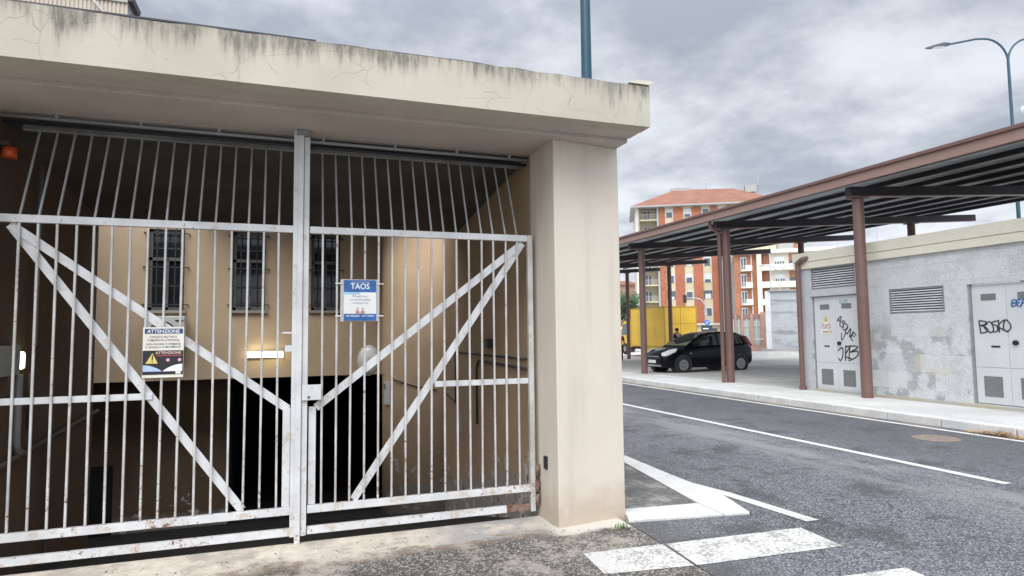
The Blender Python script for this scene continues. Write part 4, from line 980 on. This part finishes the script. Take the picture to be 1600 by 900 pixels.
# ------------------------------------------------------------------ buildings in the background (local x to the right, y away)
def facing(name, label, cat, x, D, gzv=-.3, group=None, yaw=0.):
    p = far(x, 520, D)
    t = thing(name, label, cat, (p.x, p.y, gzv), -YAW+yaw, group)
    inv = FRAME[t.name].inverted()
    def L(px, py, d=0.):
        q = inv @ far(px, py, D+d); return q.x, q.z
    return t, L
RED = mat("red_brick", (.48, .175, .10), .85, var=.18, scale=.25, fine=3, fvar=.12, bmp=0)
BUFF = mat("buff_panel", (.66, .59, .42), .85, bmp=0, scale=.3); TILE = mat("roof_tiles", (.34, .155, .105), .85, var=.2, scale=.4, fine=4, fvar=.12, bmp=0)
GREYW = mat("grey_render", (.45, .45, .44), .85, bmp=0, scale=.3); CREAMW = mat("cream_render", (.72, .67, .57), .85, bmp=0, scale=.3)
SHUT = mat("white_shutter", (.72, .74, .76), .6, bmp=0); ORANGE = mat("orange_brick", (.46, .20, .11), .85, var=.15, scale=.3, fine=3, fvar=.1, bmp=0)
WHITEB = mat("white_balcony", (.78, .75, .67), .8, bmp=0, scale=.3); PINKB = mat("pink_brick", (.52, .32, .26), .85, bmp=0)
FAR_GL = glass_dark("far_glass", (.10, .12, .14), .2)

# A: tall block of red brick strips
t, L = facing("apartment_building", "tall red brick apartment block with hipped tile roof beyond the canopy", "building", 1066, 115, yaw=rad(-9.5))
xl, ztop = L(997, 322); xr = L(1208, 322)[0]; fh = L(1062, 461)[1]-L(1062, 487.0)[1]
xbr = L(1029, 322)[0]
MB().box(xbr, xr, .3, 14, 0, ztop).box(xl, xbr-.02, 2.2, 14, 0, ztop).build("wall", BUFF, t, local=True)
xa = L(1000.5, 322)[0]
MB().box(xl-.5, xl, 0, 14, 0, ztop).build("side_wall", CREAMW, t, local=True)
MB().box(xbr-.35, xbr-.02, -.1, 2.2, 0, ztop).box(xl+.02, xl+.2, -.05, 2.2, 0, ztop).build("loggia_pier", GREYW, t, local=True)
stripw = 1.62
edges = [L(px, 340)[0] for px in (1030, 1039, 1053, 1067, 1081, 1095, 1109, 1120, 1134, 1148)]
for i in range(0, len(edges)-1, 2): MB().box(edges[i], edges[i+1], .0, .295, fh*1.12, ztop-.35).build("brick_strip", RED, t, local=True)
z0w = L(1105, 332)[1]
for fl in range(8):
    zc = z0w-fl*fh
    if zc < 2: break
    for j in (1, 3, 5, 7):
        if j+1 < len(edges):
            wn = MB().box(edges[j]+.08, edges[j+1]-.08, .24, .297, zc-.75, zc+.75).build("window", SHUT if (fl*3+j) % 4 else FAR_GL, t, local=True)
            MB().box(edges[j]+.3, edges[j+1]-.3, .20, .238, zc-.75, zc-.25+.4*((fl+j) % 3)).build("pane", FAR_GL if (fl*3+j) % 4 else SHUT, wn, local=True)
    lg = MB().box(xl+.25, xbr-.37, -.25, 2.15, zc-1.25, zc-1.05).build("balcony", BUFF, t, local=True)
    g = MB(); g.box(xl+.25, xbr-.37, -.22, -.18, zc-.15, zc-.10)
    for q in range(12): xx = xl+.3+(xbr-.45-xl-.3)*q/11; g.box(xx, xx+.04, -.22, -.18, zc-1.05, zc-.15)
    g.build("railing", GREYW, lg, local=True)
    wn = MB().box(xl+1.0, xl+2.3, 2.13, 2.19, zc-1.0, zc+.95).build("window", SHUT, t, local=True)
    MB().box(xl+1.15, xl+1.55, 2.09, 2.125, zc-.9, zc+.85).box(xl+1.75, xl+2.15, 2.09, 2.125, zc-.9, zc+.85).build("pane", FAR_GL, wn, local=True)
MB().box(xbr, edges[7]+.6, -.3, .0, fh*1.0, fh*1.1).build("cornice", WHITEB, t, local=True)
MB().box(xbr+1, xbr+3, .2, .29, 0, 2.2).build("shop_window", FAR_GL, t, local=True); MB().box(edges[6]-2, edges[6]+.5, .2, .29, .1, 2.4).build("shop_window", FAR_GL, t, local=True)
e0 = xl-1.3; e1 = xr+.9
rz_ = L(1058, 296.5, 7)[1]; rxl = L(1056, 297, 7)[0]
rf = MB()
r0 = [(e0, -1.0, ztop+.05), (e1, -1.0, ztop+.05), (e1, 15, ztop+.05), (e0, 15, ztop+.05)]
r1 = [(rxl, 7.0, rz_), (e1-7, 7.0, rz_-.3), (e1-7, 7.1, rz_-.3), (rxl, 7.1, rz_)]
rf.hexa(r0, r1).build("roof", TILE, t, local=True)
MB().box(e0-.06, e1+.06, -1.06, 15.06, ztop-.18, ztop+.045).build("eaves", GREYW, t, local=True)
for px, py, h in ((1102, 296, 1.8), (1142, 301, 1.5), (1180, 302, 2.6)):
    xx, zz = L(px, py, 7); MB().tube([(xx, 7, rz_-1.0), (xx, 7, zz+h)], .05, 6).tube([(xx-.5, 7, zz+h-.2), (xx+.5, 7, zz+h-.2)], .035, 6).build("aerial", GREYW, t, local=True)
for px, w_ in ((1062, 1.8), (1168, 1.0)):
    xx, zz = L(px, 298, 7); MB().box(xx-w_, xx+w_, 6.4, 7.6, rz_-1.2, rz_+.18).build("chimney", GREYW, t, local=True)

# A2: grey strip of building between the two
t, L = facing("apartment_building", "narrow grey apartment block squeezed between the red and the balcony block", "building", 1137, 112, yaw=rad(-18))
x0, z1 = L(1126, 402); x1 = L(1150, 402)[0]
MB().box(x0, x1, 0, 10, 0, z1).build("wall", GREYW, t, local=True)
for i in range(7):
    zc = z1-1.6-i*2.95
    if zc > 1:
        wn = MB().box(x0+.4, x0+1.4, -.05, -.002, zc-.8, zc+.7).build("window", FAR_GL, t, local=True); MB().box(x0+.3, x0+1.5, -.3, -.051, zc-1.0, zc-.82).build("sill", WHITEB, wn, local=True)
MB().box(x0-.1, x1, -.3, 10, z1, z1+.3).build("cornice", WHITEB, t, local=True)

# B: cream and orange block with long balconies
t, L = facing("apartment_building", "cream and orange apartment block with curved balconies behind the utility buildings", "building", 1205, 100, yaw=rad(-19.5))
x0, z1 = L(1146, 397); x1 = L(1300, 397)[0]
fh = 2.68
MB().box(x0, x1, .0, 14, 0, z1).build("wall", ORANGE, t, local=True)
MB().box(x0-.3, x1, -.9, 14, z1, z1+.55).build("cornice", WHITEB, t, local=True)
pl = L(1186.5, 430)[0]
MB().box(pl-.35, pl+.35, -1.0, -.002, 0, z1).build("pilaster", WHITEB, t, local=True)
a0, a1 = L(1157, 430)[0], L(1176, 430)[0]
wr = L(1193, 430)[0]
MB().box(wr+.9, x1, -.25, -.003, 0, z1).build("cream_facade", CREAMW, t, local=True)
for fl in range(7):
    zf = z1-2.68*(fl+1)
    if zf < .3: break
    cv = MB(); pts = [(a0, 0), (a0, -.5), (a0+.25, -.95), (a0+.8, -1.15), (a1-.1, -1.15), (a1, -.9), (a1, 0)]
    cv.prism([(x, y-.004, zf) for x, y in pts], (0, 0, .14)); cv.prism([(x, y-.004, zf+.15) for x, y in [(a0+.75, -1.15), (a1-.1, -1.15), (a1, -.9), (a1, -.78), (a1-.15, -1.03), (a0+.75, -1.03)]], (0, 0, .78))
    bl = cv.build("balcony", WHITEB, t, local=True)
    g = MB()
    for q in range(7): g.box(a0+.05+q*.1, a0+.08+q*.1, -.95+(.3 if q == 0 else 0), -.92+(.3 if q == 0 else 0), zf+.14, zf+1.0)
    g.build("railing", GREYW, bl, local=True)
    wn = MB().box(a0+.05, a0+.95, -.06, -.004, zf+.2, zf+2.3).build("window", SHUT, t, local=True); MB().box(a0+.15, a0+.42, -.09, -.062, zf+.4, zf+2.1).box(a0+.55, a0+.85, -.09, -.062, zf+.4, zf+2.1).build("pane", FAR_GL, wn, local=True)
    MB().box(a1-.2, a1-.05, -.2, -.005, zf+.1, zf+2.6).build("white_post", WHITEB, t, local=True)
    MB().box(wr-.3, x1, -1.3, -.26, zf-.05, zf+.10).box(wr-.3, x1, -1.32, -1.2, zf+.11, zf+.88).build("long_balcony", WHITEB, t, local=True)
    wx = L(1210, 430)[0]
    wn = MB().box(wx, wx+1.5, -.3, -.252, zf+.9, zf+2.1).build("window", SHUT, t, local=True)
    g = MB()
    for q in range(4): g.box(wx+.12+q*.36, wx+.34+q*.36, -.33, -.302, zf+.95, zf+1.35)
    g.build("pane", FAR_GL, wn, local=True)
    MB().box(wr+.05, wr+.85, -.24, -.005, zf+.12, zf+2.55).build("shutter", mat("brown_shutter", (.30, .12, .08), .7, bmp=0), t, local=True)
    ex_ = L(1240, 430)[0]
    wn = MB().box(ex_-.7, ex_+.6, -.3, -.252, zf+.15, zf+2.5).build("window", FAR_GL, t, local=True)
    MB().box(ex_-.7, ex_+.6, -.34, -.305, zf+1.5, zf+2.5).build("blind", mat("rust_blind", (.42, .18, .10), .8, bmp=0), wn, local=True)
x_, z_ = L(1218, 396); xq = L(1258, 384)[0]
MB().box(x_, xq, 3, 9, z1+.5, z1+2.3).build("penthouse", GREYW, t, local=True)
MB().box(xq-1.6, xq-1.1, 2.9, 2.99, z1+.6, z1+2.2).build("penthouse_panel", ORANGE, t, local=True)

# C: low pink houses behind the tree, at the left
t, L = facing("apartment_building", "pink apartment house with red roof behind the tree at the pillar", "building", 978, 140)
x0, z1 = L(930, 446); x1 = L(1003, 446)[0]
MB().box(x0, x1, 0, 12, 0, z1).build("wall", mat("pink_render", (.62, .36, .27), .85, bmp=0), t, local=True)
MB().hexa([(x0-.5, -.6, z1), (x1+.5, -.6, z1), (x1+.5, 12.5, z1), (x0-.5, 12.5, z1)], [(x0+2, 5, z1+1.3), (x1-2, 5, z1+1.3), (x1-2, 6, z1+1.3), (x0+2, 6, z1+1.3)]).build("roof", TILE, t, local=True)
for i, z in enumerate((z1-2.2, z1-5.2, z1-8.2)):
    MB().box(x0, x1, -.25, -.003, z-1.6, z-1.35).build("string_course", WHITEB, t, local=True)
    for q in range(5):
        xx = x1-1.6-q*2.1
        wn = MB().box(xx, xx+.9, -.08, -.004, z-.8, z+.9).build("window", FAR_GL, t, local=True); MB().box(xx-.12, xx+1.02, -.14, -.085, z+.92, z+1.05).build("lintel", WHITEB, wn, local=True)

# second block-built utility house with white edge, and the glazed pavilion beside it
t, L = facing("utility_house", "stained grey block house with a white corner edge left of the downpipe", "building", 1222, 37, .02, yaw=rad(-22.5))
x0, z1 = L(1203, 455); x1 = L(1262, 455)[0]; zb = L(1222, 552)[1]
MB().box(x0, x1+2, 0, 5, zb-.3, z1).build("wall", BLOCK2, t, local=True)
xw = L(1194.5, 455)[0]
MB().box(xw, x0-.002, -.05, 5, zb+.05+.25, z1+.02).build("white_edge", CREAMW if False else mat("white_edge_paint", (.80, .82, .84), .7, bmp=0), t, local=True)
MB().box(xw-.3, x1+2, -.06, -.003, zb-.3, zb+.27).build("plinth", GREYW, t, local=True)
MB().box(x0-.1, x1+2.1, -.12, 5.1, z1, z1+.06).build("flashing", GREYW, t, local=True)
p0 = far(1170, 552.5, 36.3)
k = MB(); Q = [far(px, 552.8, 36.4) for px in (1170, 1262)]
struct(MB().hexa([Q[0]+Vector((0, 0, -.3)), Q[1]+Vector((1, 0, -.3)), Q[1]+NY*.5+Vector((1, 0, -.3)), Q[0]+NY*.5+Vector((0, 0, -.3))], [Q[0]+Vector((0, 0, .11)), Q[1]+Vector((1, 0, .11)), Q[1]+NY*.5+Vector((1, 0, .11)), Q[0]+NY*.5+Vector((0, 0, .11))]).build("kerb", GRANITE))
k.bm.free()
t, L = facing("glazed_pavilion", "low glazed pavilion with pink brick posts right behind the black car", "pavilion", 1168, 44, 0., yaw=rad(-19))
zb, zt = L(1168, 541)[1], L(1168, 491)[1]; xa, xb = L(1146, 520)[0], L(1198, 520)[0]
MB().box(xa-.5, xb, .05, 4, zt-.32, zt).build("roof", mat("pavilion_roof", (.33, .22, .18), .8, bmp=0), t, local=True)
MB().box(xa-.5, xb, -.1, 4, -.3, zb+.05).build("plinth", PINKB, t, local=True)
for px, w_ in ((1150, .06), (1160, .08), (1175, .1), (1193, .2)):
    xx = L(px, 520)[0]; MB().box(xx-w_, xx+w_, -.12, .3, zb+.05, zt+(0 if px != 1193 else .12)).build("post", PINKB, t, local=True)
for a_, b_ in ((1143, 1150), (1151, 1159), (1162, 1173), (1177, 1188)):
    u0, u1 = L(a_, 520)[0], L(b_, 520)[0]
    wn = MB().box(u0, u1, .1, .13, zb+.06, zt-.33).build("window", glass_dark("pavilion_glass", (.48, .53, .51), .2), t, local=True)
    MB().box((u0+u1)/2-.03, (u0+u1)/2+.03, .05, .098, zb+.06, zt-.33).box(u0, u1, .052, .096, zb+1.35, zb+1.41).build("frame", SHUT, wn, local=True)
MB().box(L(1178, 520)[0], L(1192, 520)[0], -.3, -.25, zb+.45, zb+.52).build("rail", SHUT, t, local=True)

# corrugated upper building seen over the fascia at the left
t = thing("corrugated_building", "tall building clad in beige ribbed sheet rising behind the gateway roof", "building", (-10, 24, 0))
def at_y(px, py, Y): v = ray(px, py); return CAM+v*(Y/v.y)
xr = at_y(200, 10, 20).x; zt = at_y(205, 6, 20).z
cg = MB(); n_ = 110; pts = []
for i in range(2*n_+1):
    x = xr-.01-i*.10
    pts += [(x, 20.0), (x-.05, 20.0), (x-.058, 20.025), (x-.092, 20.025)]
for a, b in zip(pts, pts[1:]): cg.poly([(a[0], a[1], -.5), (b[0], b[1], -.5), (b[0], b[1], zt), (a[0], a[1], zt)])
cg.build("cladding", mat("beige_cladding", (.56, .48, .40), .5, var=.1, scale=.6), t)
MB().box(xr-20, xr-.03, 20.06, 32, -.5, zt).build("core", GREYW, t)
MB().prism([(xr+.02, 19.9, zt+.02), (xr+.13, 19.9, zt+.02), (xr+.17, 19.9, zt+.14), (xr+.02, 19.9, zt+.16)], (0, .9, 0)).build("gutter", BEAM, t)
MB().box(xr-20, xr, 19.95, 32, zt+.002, zt+.15).build("roof", GREYW, t)
ca, cb_ = at_y(146, 0, 19.9), at_y(160, 17, 19.9)
MB().tube([ca+(ca-cb_)*.2, cb_+(cb_-ca)*2], .035, 8).build("downpipe", GREYW, t)

# ------------------------------------------------------------------ traffic light, distant poles, tree
t, L = facing("traffic_light", "traffic light on a curved grey mast arm behind the truck", "traffic light", 1103, 60, -.3)
xm, _ = L(1104, 500); zt = L(1098, 466)[1]; xh = L(1070, 466)[0]
MB().tube([(xm+.06, 0, 0), (xm, 0, zt-1.2), (xm-.12, 0, zt-.55), (xm-.5, 0, zt-.1), (xm-1.0, 0, zt+.02), (xh, 0, zt+.05)], [.09, .08, .075, .065, .06, .05], 10).build("mast", mat("mast_grey", (.42, .44, .45), .5, bmp=0), t, local=True, smooth=60)
sg = MB().box(xh-.15, xh+.15, -.14, .14, zt-.42, zt+.34).build("signal_head", BLACK, t, .04, True)
for i in range(3): MB().tube([(xh, -.2, zt+.21-i*.25), (xh, -.142, zt+.21-i*.25)], .09, 12).build("lens", mat("unlit_lens", (.05, .06, .05), .3, bmp=0), sg, local=True)
zs = L(1103, 504)[1]
MB().tube([(xm+.02, -.13, zs), (xm+.02, -.10, zs)], .27, 20, False).build("round_sign", mat("blue_sign", (.06, .2, .62), .4, bmp=0), t, local=True)
MB().bar((xm+.14, -.14, zs+.14), (xm-.10, -.14, zs-.12), .06, .01, (0, 1, 0)).build("sign_arrow", WP, t, local=True)
zs = L(1103, 516)[1]; MB().box(xm-.55, xm+.5, -.16, -.10, zs-.75, zs+.45).build("sign_panel", mat("dark_green_panel", (.03, .05, .06), .5, bmp=0), t, local=True)
MB().box(xm-.4, xm+.1, -.165, -.161, zs+.1, zs+.2).box(xm-.4, xm+.3, -.165, -.161, zs-.25, zs-.15).build("panel_marks", WP, t, local=True)
def thin_pole(label, px, D, ptop, arms=False):
    t, L = facing("lamp_post", label, "lamp post", px, D, -.3)
    z = L(px, ptop)[1]; m_ = mat("mast_grey", None)
    MB().tube([(0, 0, 0), (0, 0, z)], [.07, .045], 8).build("pole", m_, t, local=True)
    if arms:
        for s in (1, -1): MB().tube([(0, 0, z-.05), (s*.3, 0, z+.45), (s*.8, 0, z+.8), (s*1.5, 0, z+.85)], .04, 8).build("arm", m_, t, local=True); MB().box(*sorted((s*1.5, s*2.0)), -.1, .1, z+.78, z+.9).build("lamp_head", m_, t, .02, True)
thin_pole("plain thin lamp post in front of the cream balconies", 1207, 62, 380)
thin_pole("thin lamp post with two curved arms in front of the cream balconies", 1221, 64, 428, True)
thin_pole("thin dark mast beyond the utility building roof", 1379, 50, 355)

def make_tree():
    p = far(984, 520, 62)
    t = thing("tree", "dark green leafy tree between the pillar and a canopy column", "tree", (p.x-.6, p.y, -.4))
    random.seed(21)
    MB().tube([(0, 0, 0), (.05, .02, 1.6), (.0, .0, 3.0)], [.2, .15, .1], 10).tube([(.04, 0, 1.8), (.7, .2, 3.2)], [.08, .03], 8).tube([(.04, 0, 2.0), (-.7, -.2, 3.3)], [.08, .03], 8).build("trunk", mat("bark", (.10, .075, .055), .9), t, local=True)
    cr = MB(); cl = []
    for i in range(40):
        a, b = random.uniform(0, 6.28), random.uniform(-.8, 1.2); r = random.uniform(.5, 1.9)
        cl.append(Vector((r*math.cos(a)*math.cos(b), r*math.sin(a)*math.cos(b), 4.3+1.7*math.sin(b)*r/1.9)))
    for c in cl:
        for j in range(90):
            q = c+Vector((random.gauss(0, .3), random.gauss(0, .3), random.gauss(0, .26)))
            u_ = Vector((random.uniform(-1, 1), random.uniform(-1, 1), random.uniform(-.6, .6))).normalized()*.11; v_ = u_.orthogonal().normalized()*.07
            cr.poly([q-u_, q+v_, q+u_, q-v_])
    mt, nt, bs = new_mat("leaf_green"); co = coords(nt)
    nt.links.new(mixc(nt, ramp(nt, noise(nt, co, 1.5, 4), .35, .65), (.03, .075, .03), (.07, .14, .05)), bs.inputs["Base Color"]); bs.inputs["Roughness"].default_value = .7
    cr.build("crown", mt, t, local=True, recalc=False)
make_tree()

# ------------------------------------------------------------------ small growth and litter
WEED = mat("weed_green", (.13, .20, .06), .8, bmp=0)
def weed(label, x, y, n, h, seed):
    random.seed(seed); g = MB()
    for i in range(n):
        a = random.uniform(0, 6.28); bx, by = x+random.gauss(0, .03), y+random.gauss(0, .02); l = h*random.uniform(.5, 1)
        d_ = Vector((math.cos(a)*l*.7, math.sin(a)*l*.7, l)); w_ = Vector((-math.sin(a), math.cos(a), 0))*.006
        p0, p1, p2 = Vector((bx, by, -.005)), Vector((bx, by, 0))+d_*.6, Vector((bx, by, 0))+d_+Vector((0, 0, -l*.2))
        g.poly([p0-w_, p0+w_, p1+w_, p1-w_]); g.poly([p1-w_, p1+w_, p2])
    tag(g.build("weed", WEED, recalc=False), label, "weed")
q = onz(972, 826); weed("small tuft of weed at the foot of the cream pillar", q.x, q.y, 26, .05, 4)
q = onz(14, 888); weed("green weed under the ground rail of the far gate leaf", q.x, q.y+.05, 40, .07, 9)
random.seed(31); g = MB()
for i in range(320):
    x, y = 9.93+random.gauss(0, .05), 6.72+random.gauss(0, .22); z = .004+.08*max(0, 1-abs(y-6.72)/.4)*random.random(); a = random.uniform(0, 6.28)
    u_, v_ = Vector((math.cos(a), math.sin(a), random.uniform(-.3, .3)))*.022, Vector((-math.sin(a), math.cos(a), random.uniform(-.3, .3)))*.014
    c = Vector((x, y, z+.006)); g.poly([c-u_, c-v_, c+u_, c+v_])
tag(g.build("leaf_litter", mat("dry_leaves", (.62, .34, .10), .9, var=.4, scale=30, bmp=0), recalc=False), "orange drift of dry leaves in the gutter by the far kerb", "leaves", kind="stuff")
random.seed(33); g = MB()
for i in range(420):
    x = random.uniform(-1.6, 2.5); y = random.uniform(3.7, 5.2)
    if x > 1.9 and y < 4.45: continue
    r = random.uniform(.004, .011); c = Vector((x, y, r*.3))
    R3 = [[c+Vector((r*math.cos(a)*math.cos(b)*random.uniform(.8, 1.2), r*math.sin(a)*math.cos(b)*random.uniform(.8, 1.2), r*.7*math.sin(b))) for a in [i_*math.pi/3 for i_ in range(6)]] for b in (-1, 0, 1)]
    g.rings(R3, False)
tag(g.build("gravel", mat("loose_gravel", (.36, .33, .29), .9, var=.4, scale=40, bmp=0)), "loose grit scattered over the coarse asphalt before the gate", "gravel", kind="stuff")

# ------------------------------------------------------------------ sky and light
SUN_EL, SUN_AZ = rad(48), rad(212)          # azimuth clockwise from +Y: behind the camera, a little left
sd = Vector((math.sin(SUN_AZ)*math.cos(SUN_EL), math.cos(SUN_AZ)*math.cos(SUN_EL), math.sin(SUN_EL)))
sl = bpy.data.lights.new("sun", 'SUN'); sl.energy = 1.5; sl.angle = rad(45); sl.color = (1, .97, .92)
so = bpy.data.objects.new("sun", sl); COL.objects.link(so); so.rotation_euler = (-sd).to_track_quat('-Z', 'Y').to_euler(); so.location = (0, -20, 40)
wd = bpy.data.worlds.new("World"); SC.world = wd; wd.use_nodes = True
nt = wd.node_tree; bg = nt.nodes["Background"]; bg.inputs["Strength"].default_value = .1
sk = nt.nodes.new("ShaderNodeTexSky"); sk.sky_type = 'NISHITA'; sk.sun_disc = False; sk.sun_elevation = SUN_EL; sk.sun_rotation = SUN_AZ
tc = nt.nodes.new("ShaderNodeTexCoord"); dx, dy, dzz = sep(nt, tc.outputs["Generated"])
zz = math_n(nt, 'ADD', math_n(nt, 'MAXIMUM', dzz, 0), .22)
cb = nt.nodes.new("ShaderNodeCombineXYZ")
nt.links.new(math_n(nt, 'DIVIDE', dx, zz), cb.inputs[0]); nt.links.new(math_n(nt, 'DIVIDE', dy, zz), cb.inputs[1])
n1 = noise(nt, cb.outputs[0], 1.5, 8, .6); n2 = noise(nt, cb.outputs[0], .42, 3, .5)
cl = math_n(nt, 'ADD', math_n(nt, 'MULTIPLY', n1, .62), math_n(nt, 'MULTIPLY', n2, .38))
c1 = mixc(nt, ramp(nt, cl, .41, .585), (3.5, 3.87, 4.5), (7.0, 7.3, 7.8))
# overcast sky: brighter overhead and on the sun's side
ov = math_n(nt, 'ADD', 1.0, math_n(nt, 'MULTIPLY', ramp(nt, dzz, .35, 1.0), 1.3))
dt = nt.nodes.new("ShaderNodeVectorMath"); dt.operation = 'DOT_PRODUCT'; nt.links.new(tc.outputs["Generated"], dt.inputs[0]); dt.inputs[1].default_value = sd
ov = math_n(nt, 'ADD', ov, math_n(nt, 'MULTIPLY', ramp(nt, dt.outputs["Value"], .2, 1.0), 1.6))
hz = ramp(nt, dzz, .0, .35, 1.12, .98)
ov = math_n(nt, 'MULTIPLY', ov, hz)
vs = nt.nodes.new("ShaderNodeVectorMath"); vs.operation = 'SCALE'; nt.links.new(c1, vs.inputs[0]); nt.links.new(ov, vs.inputs["Scale"])
fin = mixc(nt, ramp(nt, n2, .30, .2, .96, .8), sk.outputs[0], vs.outputs[0])
nt.links.new(fin, bg.inputs["Color"])
SC.view_settings.view_transform = 'Standard'; SC.view_settings.look = 'None'; SC.view_settings.gamma = 1; SC.view_settings.use_curve_mapping = False
SC.view_settings.exposure = 0.32
SC.render.engine = 'CYCLES'
SC.cycles.use_denoising = True
SC.cycles.max_bounces = 8; SC.cycles.diffuse_bounces = 5
SC.cycles.sample_clamp_indirect = 6
